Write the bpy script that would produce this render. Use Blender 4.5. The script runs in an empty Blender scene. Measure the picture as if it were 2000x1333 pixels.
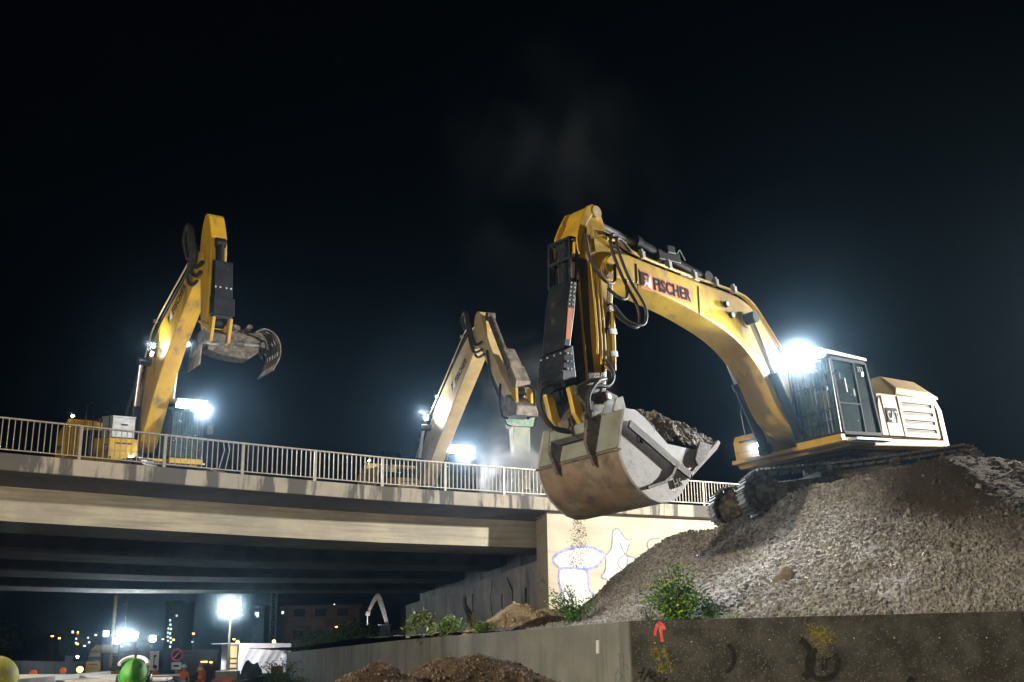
import bpy, bmesh, math, random
import numpy as np
from mathutils import Vector, Matrix, noise
R = math.radians
rnd = random.Random(7)
scene = bpy.context.scene
COL = scene.collection

# ------------------------------------------------------------------ camera
FPX = 2190.0
PITCH, ROLL = R(15.9), R(0.9)
CAM = Vector((0, 0, 1.7))
FW = Vector((0, math.cos(PITCH), math.sin(PITCH)))
_r = Vector((1, 0, 0)); _u = _r.cross(FW)
RT = _r * math.cos(ROLL) - _u * math.sin(ROLL)
UP = _r * math.sin(ROLL) + _u * math.cos(ROLL)
cd = bpy.data.cameras.new('camera'); cam = bpy.data.objects.new('camera', cd); COL.objects.link(cam)
cd.sensor_width = 36; cd.lens = 36 * FPX / 2000; cd.clip_end = 3000; cd.clip_start = 0.2
M = Matrix((RT, UP, -FW)).transposed().to_4x4(); M.translation = CAM
cam.matrix_world = M
scene.camera = cam

def ray(px, py):
    d = FW * FPX + RT * (px - 1000) + UP * (666.5 - py)
    return d / d.y
def at(px, py, Y): return CAM + ray(px, py) * Y
def atz(px, py, z):
    r = ray(px, py); return CAM + r * ((z - CAM.z) / r.z)

# ------------------------------------------------------------------ world, view, sampling
w = bpy.data.worlds.new('World'); scene.world = w; w.use_nodes = True
bg = w.node_tree.nodes['Background']
bg.inputs[0].default_value = (0.10, 0.25, 0.5, 1); bg.inputs[1].default_value = 0.0025
scene.view_settings.view_transform = 'Standard'; scene.view_settings.look = 'None'
scene.view_settings.exposure = 0; scene.view_settings.gamma = 1
scene.view_settings.use_curve_mapping = False
cy = scene.cycles
cy.use_denoising = True
try: cy.denoiser = 'OPENIMAGEDENOISE'
except Exception: pass
cy.max_bounces = 5; cy.diffuse_bounces = 2; cy.glossy_bounces = 2; cy.transmission_bounces = 3
cy.transparent_max_bounces = 8; cy.volume_bounces = 0; cy.sample_clamp_indirect = 3
cy.caustics_reflective = False; cy.caustics_refractive = False
cy.volume_step_rate = 1; cy.volume_max_steps = 64
cy.use_light_tree = True

def lamp(name, loc, target, power, col=(1, 1, 1), kind='SPOT', size=0.1, spot=120, blend=0.6, parent=None):
    ld = bpy.data.lights.new(name, kind); ld.energy = power; ld.color = col
    if kind == 'SPOT':
        ld.spot_size = R(spot); ld.spot_blend = blend; ld.shadow_soft_size = size
    elif kind == 'POINT': ld.shadow_soft_size = size
    o = bpy.data.objects.new(name, ld); COL.objects.link(o)
    o.location = loc
    d = (Vector(target) - Vector(loc)).normalized()
    o.rotation_euler = d.to_track_quat('-Z', 'Y').to_euler()
    if parent: o.parent = parent
    return o
COOL = (0.86, 0.93, 1.0); WARM = (1.0, 0.84, 0.60); NEUT = (1.0, 0.94, 0.82)
# floodlight masts of the site that stand just outside the picture (their stands are built further down)
FLOOD_R = Vector((27, 38.6, 12.4)); FLOOD_L = Vector((-15, 3.0, 7.2)); FLOOD_C = Vector((-4.5, -7, 5.2))
LR = lamp('flood_beam', FLOOD_R, (3, 42, 4), 80000, (1.0, .96, .88), spot=140, size=.35)
LL = lamp('flood_beam', FLOOD_L, (4, 30, 5), 19500, (1.0, .87, .66), spot=130, size=.3)
LC = lamp('flood_beam', FLOOD_C, (4, 24, 4), 3600, (1.0, .86, .66), spot=130, size=.3)

# ------------------------------------------------------------------ mesh builder
def tag(o, label=None, cat=None, group=None, kind=None):
    if label: o['label'] = label
    if cat: o['category'] = cat
    if group: o['group'] = group
    if kind: o['kind'] = kind
    return o
def link(name, me, mat=None, parent=None):
    o = bpy.data.objects.new(name, me); COL.objects.link(o)
    if mat is not None and not me.materials: me.materials.append(mat)
    if parent is not None: o.parent = parent
    return o
def empty(name, loc, rz=0, label=None, cat=None, group=None):
    o = bpy.data.objects.new(name, None); COL.objects.link(o)
    o.location = loc; o.rotation_euler = (0, 0, rz); o.empty_display_size = .3
    return tag(o, label, cat, group)

class MB:
    def __init__(s): s.v = []; s.f = []
    def add(s, vs, fs):
        b = len(s.v); s.v += [tuple(x) for x in vs]; s.f += [tuple(i + b for i in f) for f in fs]; return s
    def box(s, x0, x1, y0, y1, z0, z1, M=None):
        vs = [Vector(p) for p in ((x0,y0,z0),(x1,y0,z0),(x1,y1,z0),(x0,y1,z0),(x0,y0,z1),(x1,y0,z1),(x1,y1,z1),(x0,y1,z1))]
        if M: vs = [M @ v for v in vs]
        return s.add(vs, [(0,3,2,1),(4,5,6,7),(0,1,5,4),(1,2,6,5),(2,3,7,6),(3,0,4,7)])
    def bar(s, p, q, w, h=None, up=(0, 0, 1)):
        h = h or w; p = Vector(p); q = Vector(q); d = (q - p).normalized(); up = Vector(up)
        if abs(d.dot(up)) > .98: up = Vector((1, 0, 0)) if abs(d.x) < .9 else Vector((0, 1, 0))
        a = d.cross(up).normalized() * w / 2; b = a.cross(d).normalized() * h / 2
        vs = [p-a-b, p+a-b, p+a+b, p-a+b, q-a-b, q+a-b, q+a+b, q-a+b]
        return s.add(vs, [(0,1,2,3),(7,6,5,4),(0,4,5,1),(1,5,6,2),(2,6,7,3),(3,7,4,0)])
    def tube(s, pts, r, n=8, r2=None, cap=True):
        pts = [Vector(p) for p in pts]; m = len(pts); b = len(s.v); a0 = None
        for i, p in enumerate(pts):
            d = (pts[min(i+1, m-1)] - pts[max(i-1, 0)]).normalized()
            if a0 is None:
                a = d.orthogonal().normalized()
            else: a = (a0 - d * a0.dot(d)).normalized()
            a0 = a; c = d.cross(a)
            rr = r if r2 is None else r + (r2 - r) * i / (m - 1)
            for k in range(n):
                t = 2 * math.pi * k / n
                s.v.append(tuple(p + (a * math.cos(t) + c * math.sin(t)) * rr))
        for i in range(m - 1):
            for k in range(n):
                k2 = (k + 1) % n
                s.f.append((b+i*n+k, b+i*n+k2, b+(i+1)*n+k2, b+(i+1)*n+k))
        if cap:
            s.f.append(tuple(b + k for k in range(n))[::-1]); s.f.append(tuple(b + (m-1)*n + k for k in range(n)))
        return s
    def cyl(s, p, q, r, n=12, r2=None): return s.tube([p, q], r, n, r2)
    def prism(s, poly, y0, y1, axis='y', M=None):
        n = len(poly)
        def P(a, b, y): 
            v = Vector((a, y, b)) if axis == 'y' else (Vector((y, a, b)) if axis == 'x' else Vector((a, b, y)))
            return M @ v if M else v
        vs = [P(a, b, y0) for a, b in poly] + [P(a, b, y1) for a, b in poly]
        fs = [tuple(range(n)), tuple(range(2*n-1, n-1, -1))] + [((i+1) % n, i, n+i, n+(i+1) % n) for i in range(n)]
        return s.add(vs, fs)
    def lathe(s, prof, n=16, M=None):
        b = len(s.v)
        for r, z in prof:
            for k in range(n):
                t = 2*math.pi*k/n; v = Vector((r*math.cos(t), r*math.sin(t), z)); s.v.append(tuple(M @ v if M else v))
        for i in range(len(prof)-1):
            for k in range(n):
                k2 = (k+1) % n; s.f.append((b+i*n+k, b+i*n+k2, b+(i+1)*n+k2, b+(i+1)*n+k))
        s.f.append(tuple(b+k for k in range(n))[::-1]); s.f.append(tuple(b+(len(prof)-1)*n+k for k in range(n)))
        return s
    def build(s, name, mat=None, parent=None, smooth=None, bevel=0, label=None, cat=None, group=None, kind=None, fix=True):
        me = bpy.data.meshes.new(name); me.from_pydata(s.v, [], s.f); me.update()
        if fix:
            bm = bmesh.new(); bm.from_mesh(me); bmesh.ops.recalc_face_normals(bm, faces=bm.faces); bm.to_mesh(me); bm.free()
        if smooth is not None:
            me.shade_smooth()
            me.set_sharp_from_angle(angle=R(smooth))
        o = link(name, me, mat, parent); tag(o, label, cat, group, kind)
        if bevel:
            b = o.modifiers.new('edge', 'BEVEL'); b.width = bevel; b.segments = 2; b.limit_method = 'ANGLE'; b.angle_limit = R(35)
        return o

def copy_tree(o, parent=None):
    c = o.copy(); COL.objects.link(c)
    if parent is not None: c.parent = parent
    for ch in [x for x in bpy.data.objects if x.parent == o]: copy_tree(ch, c)
    return c
def spline(pts, n=8):
    P = [Vector(p) for p in pts]; out = []
    for i in range(len(P)-1):
        a = P[max(i-1, 0)]; b = P[i]; c = P[i+1]; d = P[min(i+2, len(P)-1)]
        for k in range(n):
            t = k/n
            out.append(.5*((2*b)+(c-a)*t+(2*a-5*b+4*c-d)*t*t+(3*b-a-3*c+d)*t*t*t))
    out.append(P[-1]); return out

# ------------------------------------------------------------------ materials
def nt(name):
    m = bpy.data.materials.new(name); m.use_nodes = True
    return m, m.node_tree, m.node_tree.nodes['Principled BSDF']
def mat(name, c1, c2=None, rough=.6, metal=0, scale=3, bump=0, bscale=40, c3=None, s3=12, lo=.4, hi=.6, streak=None, lo3=.55, hi3=.75, spec=.5):
    """Weathered surface: colour c1 patched with c2 by noise, optional second layer c3 (speckle or streaks), fine relief."""
    m, t, b = nt(name); N = t.nodes; L = t.links
    tc = N.new('ShaderNodeTexCoord'); out = None
    def noisy(sc, det=5, vec=None, rg=.6):
        n = N.new('ShaderNodeTexNoise'); n.inputs['Scale'].default_value = sc; n.inputs['Detail'].default_value = det
        n.inputs['Roughness'].default_value = rg
        L.new(vec or tc.outputs['Object'], n.inputs['Vector']); return n.outputs['Fac']
    def ramp(f, lo, hi):
        r = N.new('ShaderNodeMapRange'); r.inputs[1].default_value = lo; r.inputs[2].default_value = hi; L.new(f, r.inputs[0]); return r.outputs[0]
    def mix(f, a, b_):
        x = N.new('ShaderNodeMix'); x.data_type = 'RGBA'; L.new(f, x.inputs[0])
        for i, v in ((6, a), (7, b_)):
            if isinstance(v, tuple): x.inputs[i].default_value = (*v, 1)
            else: L.new(v, x.inputs[i])
        return x.outputs[2]
    col = c1
    if c2: col = mix(ramp(noisy(scale), lo, hi), c1, c2)
    if c3:
        vec = None
        if streak:
            mp = N.new('ShaderNodeMapping'); mp.inputs['Scale'].default_value = streak; L.new(tc.outputs['Object'], mp.inputs[0]); vec = mp.outputs[0]
        col = mix(ramp(noisy(s3, 6, vec), lo3, hi3), col, c3)
    if isinstance(col, tuple): b.inputs['Base Color'].default_value = (*col, 1)
    else: L.new(col, b.inputs['Base Color'])
    b.inputs['Roughness'].default_value = rough; b.inputs['Metallic'].default_value = metal; b.inputs['Specular IOR Level'].default_value = spec
    if bump:
        bp = N.new('ShaderNodeBump'); bp.inputs['Strength'].default_value = bump; bp.inputs['Distance'].default_value = .03
        L.new(noisy(bscale, 4), bp.inputs['Height']); L.new(bp.outputs[0], b.inputs['Normal'])
    return m
def glow(name, col, strength):
    m, t, b = nt(name); b.inputs['Base Color'].default_value = (*col, 1)
    b.inputs['Emission Color'].default_value = (*col, 1); b.inputs['Emission Strength'].default_value = strength
    m.cycles.emission_sampling = 'NONE'
    return m
YEL = mat('yellow_paint', (.58, .36, .025), (.49, .295, .03), .45, 0, 1.9, .12, 50, (.20, .14, .07), 2.6, streak=(1, 1, .4), lo3=.53, hi3=.72)
YELD = mat('dusty_yellow_paint', (.60, .44, .20), (.50, .33, .10), .6, 0, 1.6, .08, 60, (.42, .36, .26), 3, lo3=.45, hi3=.7)
FLOODYEL = mat('dusty_floodlit_yellow_paint', (.50, .34, .13), (.42, .27, .09), .6, 0, 1.5, .03, 60, (.36, .29, .18), 3, lo3=.5, hi3=.75, spec=.12)  # paler copy of the yellow paint, floodlit overexposure partly put into the colour
BLK = mat('black_paint', (.009, .011, .015), (.018, .021, .026), .45, 0, 2, .06, 50, (.07, .062, .052), 5, lo3=.6, hi3=.8, spec=.35)
CABB = mat('cab_frame_paint', (.022, .026, .032), (.04, .045, .05), .75, 0, 2, spec=.12)
CHROME = mat('chrome_rod', (.75, .75, .77), None, .28, .85)
STEEL = mat('bare_steel', (.32, .31, .29), (.20, .18, .16), .5, .6, 4, .15, 40)
DSTEEL = mat('muddy_dark_steel', (.05, .045, .04), (.14, .11, .08), .7, .2, 5, .4, 30, (.24, .20, .15), 9, lo3=.52, hi3=.7)
TRACK = mat('worn_track_steel', (.16, .15, .14), (.10, .085, .07), .5, .5, 6, .3, 40, (.30, .28, .25), 10)
TOOL = mat('dusty_tool_steel', (.30, .26, .21), (.12, .10, .085), .65, .2, 4, .35, 30, (.42, .37, .30), 8)
BUCKG = mat('grey_green_bucket_paint', (.25, .265, .22), (.20, .21, .17), .6, .1, 2, .12, 40, (.16, .12, .09), 4, lo3=.55, hi3=.75)
BUCKR = mat('rust_worn_shell', (.20, .12, .075), (.23, .19, .135), .6, .15, 1.2, .2, 40, (.10, .07, .055), 3.2, lo3=.45, hi3=.7, spec=.3)
BUCKS = mat('grey_bucket_side_paint', (.42, .42, .43), (.34, .34, .35), .55, .1, 3, .15, 30, (.22, .19, .16), 7, lo3=.56, hi3=.72)
RUBBER = mat('black_rubber_hose', (.022, .022, .022), (.045, .043, .038), .65, 0, 8, spec=.3)
SILV = mat('galvanised_steel', (.50, .52, .53), (.38, .39, .41), .55, .4, 6, .1, 50)
GLASS, _t, _b = nt('tinted_glass')
_b.inputs['Base Color'].default_value = (.10, .17, .18, 1); _b.inputs['Roughness'].default_value = .12; _b.inputs['Alpha'].default_value = .5; _b.inputs['Specular IOR Level'].default_value = .35
CONC = mat('weathered_concrete', (.36, .32, .25), (.29, .26, .21), .85, 0, .7, .3, 25, (.085, .077, .067), 2.2, streak=(.5, .5, .08), lo3=.485, hi3=.545)
CONCB = mat('board_marked_concrete', (.40, .36, .27), (.31, .28, .22), .85, 0, .5, .3, 18, (.22, .20, .165), .9, streak=(.5, .5, 9), lo3=.45, hi3=.7)
CONCW = mat('pale_concrete', (.47, .42, .32), (.39, .34, .25), .85, 0, .6, .2, 20, (.36, .32, .25), .8, streak=(.35, .35, 6), lo3=.5, hi3=.72)
CONCU = mat('dark_concrete', (.17, .165, .17), (.12, .115, .115), .9, 0, .8, .2, 18, (.09, .085, .085), 1, streak=(.6, .6, 3))  # darker concrete for the deck slab and inner girders
CONCA = mat('graffiti_stained_concrete', (.38, .37, .36), (.24, .23, .235), .85, 0, .5, .25, 18, (.13, .12, .125), 1.0, streak=(.5, .5, .22), lo3=.52, hi3=.66)
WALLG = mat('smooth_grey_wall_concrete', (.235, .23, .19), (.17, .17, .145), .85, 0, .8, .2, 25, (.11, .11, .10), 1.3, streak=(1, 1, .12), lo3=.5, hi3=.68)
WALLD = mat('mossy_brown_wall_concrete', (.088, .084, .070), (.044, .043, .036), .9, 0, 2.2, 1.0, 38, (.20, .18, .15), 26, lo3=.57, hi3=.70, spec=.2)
RAIL = mat('railing_paint', (.36, .32, .26), (.27, .24, .20), .5, .2, 4, .05)
ASPH = mat('wet_asphalt', (.05, .05, .052), (.035, .035, .037), .55, 0, 1.2, .4, 60)
GROUND = mat('dark_ground', (.06, .055, .045), (.035, .033, .03), .9, 0, .4, .4, 20)
def gravel_mat(name, cols, sc=14):
    """Loose stones: cell colours vary from piece to piece; the vertex attribute 'soil' marks where brown soil lies."""
    m, t, b = nt(name); N = t.nodes; L = t.links
    tc = N.new('ShaderNodeTexCoord')
    vo = N.new('ShaderNodeTexVoronoi'); vo.inputs['Scale'].default_value = sc; L.new(tc.outputs['Object'], vo.inputs['Vector'])
    cr = N.new('ShaderNodeValToRGB'); e = cr.color_ramp.elements
    e[0].color = (*cols[0], 1); e[1].color = (*cols[1], 1); x = e.new(.5); x.color = (*cols[2], 1)
    sp = N.new('ShaderNodeSeparateColor'); L.new(vo.outputs['Color'], sp.inputs[0]); L.new(sp.outputs[0], cr.inputs[0])
    at_ = N.new('ShaderNodeAttribute'); at_.attribute_name = 'soil'
    mx = N.new('ShaderNodeMix'); mx.data_type = 'RGBA'; L.new(at_.outputs['Fac'], mx.inputs[0]); L.new(cr.outputs[0], mx.inputs[6]); mx.inputs[7].default_value = (*cols[3], 1)
    L.new(mx.outputs[2], b.inputs['Base Color']); b.inputs['Roughness'].default_value = 1; b.inputs['Specular IOR Level'].default_value = .05
    n2 = N.new('ShaderNodeTexNoise'); n2.inputs['Scale'].default_value = sc*2.2; n2.inputs['Detail'].default_value = 5; L.new(tc.outputs['Object'], n2.inputs['Vector'])
    bp = N.new('ShaderNodeBump'); bp.inputs['Strength'].default_value = .9; bp.inputs['Distance'].default_value = .05
    L.new(n2.outputs['Fac'], bp.inputs['Height']); L.new(bp.outputs[0], b.inputs['Normal'])
    return m
GRAV = gravel_mat('crushed_gravel', ((.20, .185, .165), (.50, .465, .415), (.34, .315, .28), (.075, .054, .040)))
SOIL = gravel_mat('brown_soil', ((.060, .042, .030), (.11, .082, .058), (.078, .057, .040), (.042, .030, .022)), 18)
SANDM = gravel_mat('yellow_sand', ((.55, .43, .27), (.72, .58, .38), (.64, .51, .33), (.3, .22, .13)), 10)
STONE = mat('stone_pieces', (.24, .215, .185), (.34, .31, .27), 1, 0, 2.2, .3, 30, (.14, .12, .10), 1.3, lo3=.52, hi3=.6, spec=.05)
STONEB = mat('soil_clods', (.085, .062, .044), (.14, .108, .080), .95, 0, 3, .3, 30)
LEAF = mat('leaf_green', (.08, .21, .035), (.15, .32, .05), .5, 0, 3)
LEAFD = mat('leaf_dark_green', (.04, .10, .03), (.06, .14, .04), .6, 0, 3)
LEAFP = mat('leaf_pale_green', (.13, .20, .07), (.20, .26, .08), .55, 0, 3)
STEM = mat('plant_stem', (.10, .08, .04), None, .8)
LEDW = glow('led_white', (.88, .95, 1.0), 260)
LEDS = glow('small_led_white', (.9, .95, 1.0), 160)
RED = mat('red_spray_paint', (.75, .06, .05), (.80, .25, .20), .7, 0, 14, lo=.5, hi=.65)
BLUE = mat('blue_spray_paint', (.17, .20, .48), (.32, .34, .50), .8, 0, 6)
GREYP = mat('grey_spray_paint', (.13, .14, .15), (.24, .24, .24), .8, 0, 6)
WHITEP = mat('white_wall_paint', (.66, .65, .62), (.56, .54, .49), .85, 0, 3)
TAGP = mat('black_spray_paint', (.016, .016, .015), (.030, .028, .024), .9, 0, 10, spec=.1)
ORANGE = mat('orange_sticker', (.78, .22, .05), (.70, .18, .05), .5)
NAVY = mat('dark_letter_vinyl', (.022, .027, .037), None, .8, spec=.08)
WHITE = mat('white_vinyl', (.75, .75, .74), None, .7, spec=.1)

# ------------------------------------------------------------------ flat lettering and strokes
def text_mesh(s, bold=.0, size=1.0, depth=.004):
    c = bpy.data.curves.new('t', 'FONT'); c.body = s; c.size = size; c.offset = bold; c.extrude = depth; c.align_x = 'LEFT'; c.space_character = 1.14
    c.resolution_u = 3
    o = bpy.data.objects.new('t', c); COL.objects.link(o); bpy.context.view_layer.update()
    me = bpy.data.meshes.new_from_object(o.evaluated_get(bpy.context.evaluated_depsgraph_get()))
    bpy.data.objects.remove(o); bpy.data.curves.remove(c); me.materials.clear(); return me
def text_on(name, s, mt, parent, O, X, Y, size, bold=.02, depth=.003, sx=1.0, label=None):
    """Lettering lying on a surface: origin O, reading direction X, up direction Y."""
    me = text_mesh(s, bold, 1.0, depth/size)
    X = Vector(X).normalized(); Y = Vector(Y); Y = (Y - X*Y.dot(X)).normalized(); Z = X.cross(Y)
    o = link(name, me, mt, parent)
    Mx = Matrix((X*size*sx, Y*size, Z*size)).transposed().to_4x4(); Mx.translation = Vector(O) + Z*.004
    me.transform(Mx)
    return tag(o, label)
def ribbon(pts, N, w, mb=None, wob=0):
    """A painted stroke: a thin raised band following pts on a surface with normal N."""
    mb = mb or MB(); P = [Vector(p) for p in pts]; N = Vector(N).normalized(); vs = []; m = len(P)
    for i, p in enumerate(P):
        d = (P[min(i+1, m-1)]-P[max(i-1, 0)]).normalized(); s_ = d.cross(N).normalized()*w/2*(1+wob*(rnd.random()-.5))
        vs += [p+s_+N*.004, p-s_+N*.004]
    mb.add(vs, [(2*i, 2*i+1, 2*i+3, 2*i+2) for i in range(m-1)])
    return mb
# ================================================================== THE SETTING
WZ = 2.35                                            # top of the retaining walls
ground = MB(); ground.add([(-900, -60, 0), (900, -60, 0), (900, 1800, 0), (-900, 1800, 0)], [(0, 1, 2, 3)])
ground.build('ground', GROUND, kind='structure')
rd = MB(); d = Vector((math.sin(R(-14)), math.cos(R(-14)), 0)); nn = Vector((d.y, -d.x, 0))
p0 = Vector((-5.2, 0, 0.004))
rd.add([p0 - d*10 - nn*9, p0 - d*10 + nn*7.6, p0 + d*300 + nn*7.6, p0 + d*300 - nn*9], [(0, 1, 2, 3)])
rd.build('road', ASPH, kind='structure')
pv = MB(); pv.add([(-1.5, 8, .008), (14, 8, .008), (14, 21, .008), (-1.5, 24, .008)], [(0, 1, 2, 3)])
pv.build('gravel_ground', GRAV, kind='structure')

# ---- retaining walls
def wall_seg(name, mt, a, b, z, th=.4, parent=None, **k):
    a = Vector((a[0], a[1], 0)); b = Vector((b[0], b[1], 0)); dd = (b-a).normalized(); n = Vector((dd.y, -dd.x, 0))
    if n.y > 0: n = -n
    mb = MB(); q = [a, b, b - n*th, a - n*th]
    mb.add([(*v.xy, -.3) for v in q] + [(*v.xy, z) for v in q], [(0,1,2,3), (4,5,6,7), (0,1,5,4), (1,2,6,5), (2,3,7,6), (3,0,4,7)])
    return mb.build(name, mt, parent, bevel=.02, **k), n, dd
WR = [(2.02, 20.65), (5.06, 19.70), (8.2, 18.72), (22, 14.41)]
WL = [(-13.6, 68.7), (-3.4, 35.0), (.58, 24.5), (1.66, 21.6), (2.0, 20.70)]
dark_wall = empty('retaining_wall', (5, 19.4, 0), 0, 'dark mossy brown concrete retaining wall with red arrow and black tags, below the gravel heap', 'wall')
def WP(v): return tuple(v)
def child(o, r):
    bpy.context.view_layer.update(); o.matrix_parent_inverse = r.matrix_world.inverted(); o.parent = r; return o
def rooted(root):
    """Every later build(..., parent=root) uses world coordinates: cancel the root's own transform."""
    bpy.context.view_layer.update(); inv = root.matrix_world.inverted()
    for o in bpy.data.objects:
        if o.parent == root and o.matrix_parent_inverse == Matrix.Identity(4): o.matrix_parent_inverse = inv
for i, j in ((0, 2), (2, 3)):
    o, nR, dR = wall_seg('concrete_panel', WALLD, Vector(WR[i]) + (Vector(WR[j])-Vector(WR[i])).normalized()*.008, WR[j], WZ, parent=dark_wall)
pale_wall = empty('retaining_wall', (-3.4, 35, 0), 0, 'smooth grey concrete retaining wall running back under the bridge behind the soil heaps', 'wall')
for i in range(4):
    wall_seg('concrete_panel', WALLG, WL[i], Vector(WL[i+1]) - (Vector(WL[i+1])-Vector(WL[i])).normalized()*.012, WZ, parent=pale_wall)
def on_wall(px, py, A, B):
    """Where the sight line meets the vertical wall face through A and B."""
    A = Vector((*A, 0)); B = Vector((*B, 0)); dd = (B-A).normalized(); n = Vector((dd.y, -dd.x, 0)); r = ray(px, py)
    return CAM + r * ((A-CAM).dot(n)/r.dot(n))
nA = Vector(((Vector(WR[1])-Vector(WR[0])).y, -(Vector(WR[1])-Vector(WR[0])).x, 0)).normalized()
if nA.y > 0: nA = -nA
def wpts(l, seg=0): return [on_wall(x, y, WR[seg], WR[seg+1]) for x, y in l]
def zz(x0, y0, k, l): return [(x0 + a/k, y0 + b/k) for a, b in l]          # read off an enlarged view
arrow = MB()
ribbon(wpts(zz(1200, 1190, 9.32, [(740, 480), (745, 400), (775, 310), (820, 240), (880, 290), (920, 375)])), nA, .055, arrow, .5)
ribbon(wpts(zz(1200, 1190, 9.32, [(820, 240), (845, 380), (860, 500), (875, 595)])), nA, .06, arrow, .5)
arrow.build('painted_arrow', RED, dark_wall)
tg = MB()
for l in ([(430,1155),(520,1160)], [(550,1060),(475,1260)], [(665,1070),(600,1180),(520,1310)], [(570,1215),(700,1140),(755,1190),(730,1215),(640,1225)], [(640,1225),(770,1330)], [(830,1230),(800,1320)], [(975,1265),(880,1325)]):
    ribbon(wpts(zz(1200, 1190, 9.32, l)), nA, .034, tg, .4)
tg.build('graffiti_tag', TAGP, dark_wall)
tg = MB()
for c, r0, a0, a1, ww in (((1607, 1297), 30, -40, 260, .09), ((1540, 1290), 46, -60, 60, .12), ((1400, 1285), 34, -50, 70, .07), ((1745, 1310), 40, 20, 120, .10)):
    ribbon(wpts([(c[0]+r0*math.cos(R(a)), c[1]-r0*math.sin(-R(a))*1.0) for a in range(a0, a1, 12)], 1), nA, ww, tg, .2)
ribbon(wpts([(1596, 1290), (1606, 1284), (1607, 1310)], 1), nA, .03, tg); ribbon(wpts([(1612, 1288), (1626, 1286)], 1), nA, .025, tg); ribbon(wpts([(1614, 1286), (1613, 1308)], 1), nA, .025, tg)
tg.build('graffiti_ring', TAGP, dark_wall)
def splat(name, mt, cs, n, seg, smin=.006, smax=.02, parent=dark_wall):
    mb = MB()
    A = Vector((*WR[seg], 0)); B = Vector((*WR[seg+1], 0)); dd = (B-A).normalized(); n_ = Vector((dd.y, -dd.x, 0)); n_ = -n_ if n_.y > 0 else n_
    for _ in range(n):
        (x0, y0), (x1, y1), sp = rnd.choice(cs); t = rnd.random()
        p = on_wall(x0+(x1-x0)*t+rnd.gauss(0, sp), y0+(y1-y0)*t+rnd.gauss(0, sp), WR[seg], WR[seg+1]) + n_*.003
        if p.z > WZ-.02: continue
        s_ = rnd.uniform(smin, smax); k = rnd.randint(4, 6); a0 = rnd.random()*6
        mb.add([p + dd*s_*math.cos(a0+6.28*i/k)*rnd.uniform(.6, 1) + Vector((0, 0, s_*math.sin(a0+6.28*i/k)*rnd.uniform(.6, 1))) for i in range(k)], [tuple(range(k))])
    mb.build(name, mt, parent, kind='stuff')
YP = mat('old_yellow_spray', (.30, .24, .015), (.10, .085, .03), .85, 0, 20)
splat('faded_yellow_paint', YP, [((1278, 1270), (1284, 1285), 3.5), ((1294, 1262), (1308, 1310), 3), ((1291, 1305), (1294, 1305), 4)], 520, 0)
splat('faded_yellow_paint', YP, [((1590, 1245), (1610, 1255), 12), ((1575, 1235), (1625, 1240), 10)], 420, 1)
splat('lichen_specks', mat('pale_lichen', (.34, .32, .27), None, .9), [((1236, 1215), (1440, 1205), 4), ((1240, 1260), (1500, 1250), 28), ((1240, 1310), (1500, 1300), 20)], 420, 0, .003, .011)
splat('lichen_specks', bpy.data.materials['pale_lichen'], [((1500, 1260), (1990, 1240), 26), ((1500, 1310), (1990, 1300), 22)], 420, 1, .003, .011)
hole = MB()
for x, y, sg in ((1279, 1256, 0), (1351, 1254, 0), (1503, 1250, 1), (1668, 1247, 1), (1747, 1246.5, 1), (1835, 1246, 1), (1927, 1246, 1)):
    p = on_wall(x, y, WR[sg], WR[sg+1]); hole.cyl(p - nA*.01, p + nA*.012, .012, 10)
hole.build('anchor_plug', mat('pale_plug', (.55, .52, .45), None, .8), dark_wall)
ck = MB()
for l in ([(1325, 1230), (1350, 1231), (1378, 1230), (1410, 1231)], [(1367, 1226), (1367, 1250)], [(1385, 1226), (1386, 1244)], [(1330, 1228), (1330, 1238)]): ribbon(wpts(l), nA, .007, ck)
ck.build('wall_crack', TAGP, dark_wall)
# marks on the grey wall
nB = Vector((-(WL[3][1]-WL[4][1]), (WL[3][0]-WL[4][0]), 0)).normalized(); nB = nB if nB.y < 0 else -nB
def lpts(l): return [on_wall(x, y, WL[3], WL[4]) for x, y in l]
tg = MB()
for l in ([(52,860),(75,805),(95,870),(100,940),(92,1000)], [(95,830),(120,820),(128,880)], [(128,830),(150,800),(170,860),(175,930),(160,1000),(200,1010),(240,1060),(262,1105)], [(170,960),(180,1140)], [(60,1070),(50,1150),(20,1200),(20,1330)], [(70,1090),(90,1150),(160,1230),(200,1300)], [(165,1210),(80,1310)], [(105,1000),(130,1250)]):
    ribbon(lpts(zz(1200, 1190, 9.32, l)), nB, .016, tg, .4)
tg.build('graffiti_tag', mat('grey_green_tag', (.09, .095, .08), None, .85), pale_wall)
gp = [on_wall(x, y, WL[2], WL[3]) for x, y in ((1167, 1251), (1171, 1251), (1171, 1277), (1167, 1277))]
dw = (Vector(WL[3])-Vector(WL[2])).normalized(); ng = Vector((dw.y, -dw.x, 0)); ng = ng if ng.y < 0 else -ng
mb = MB(); mb.add([p + ng*.003 for p in gp] + [p + ng*.03 for p in gp], [(0,1,2,3), (4,5,6,7), (0,1,5,4), (1,2,6,5), (2,3,7,6), (3,0,4,7)])
mb.build('crack_gauge', WHITE, pale_wall)
rooted(dark_wall); rooted(pale_wall)

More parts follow.
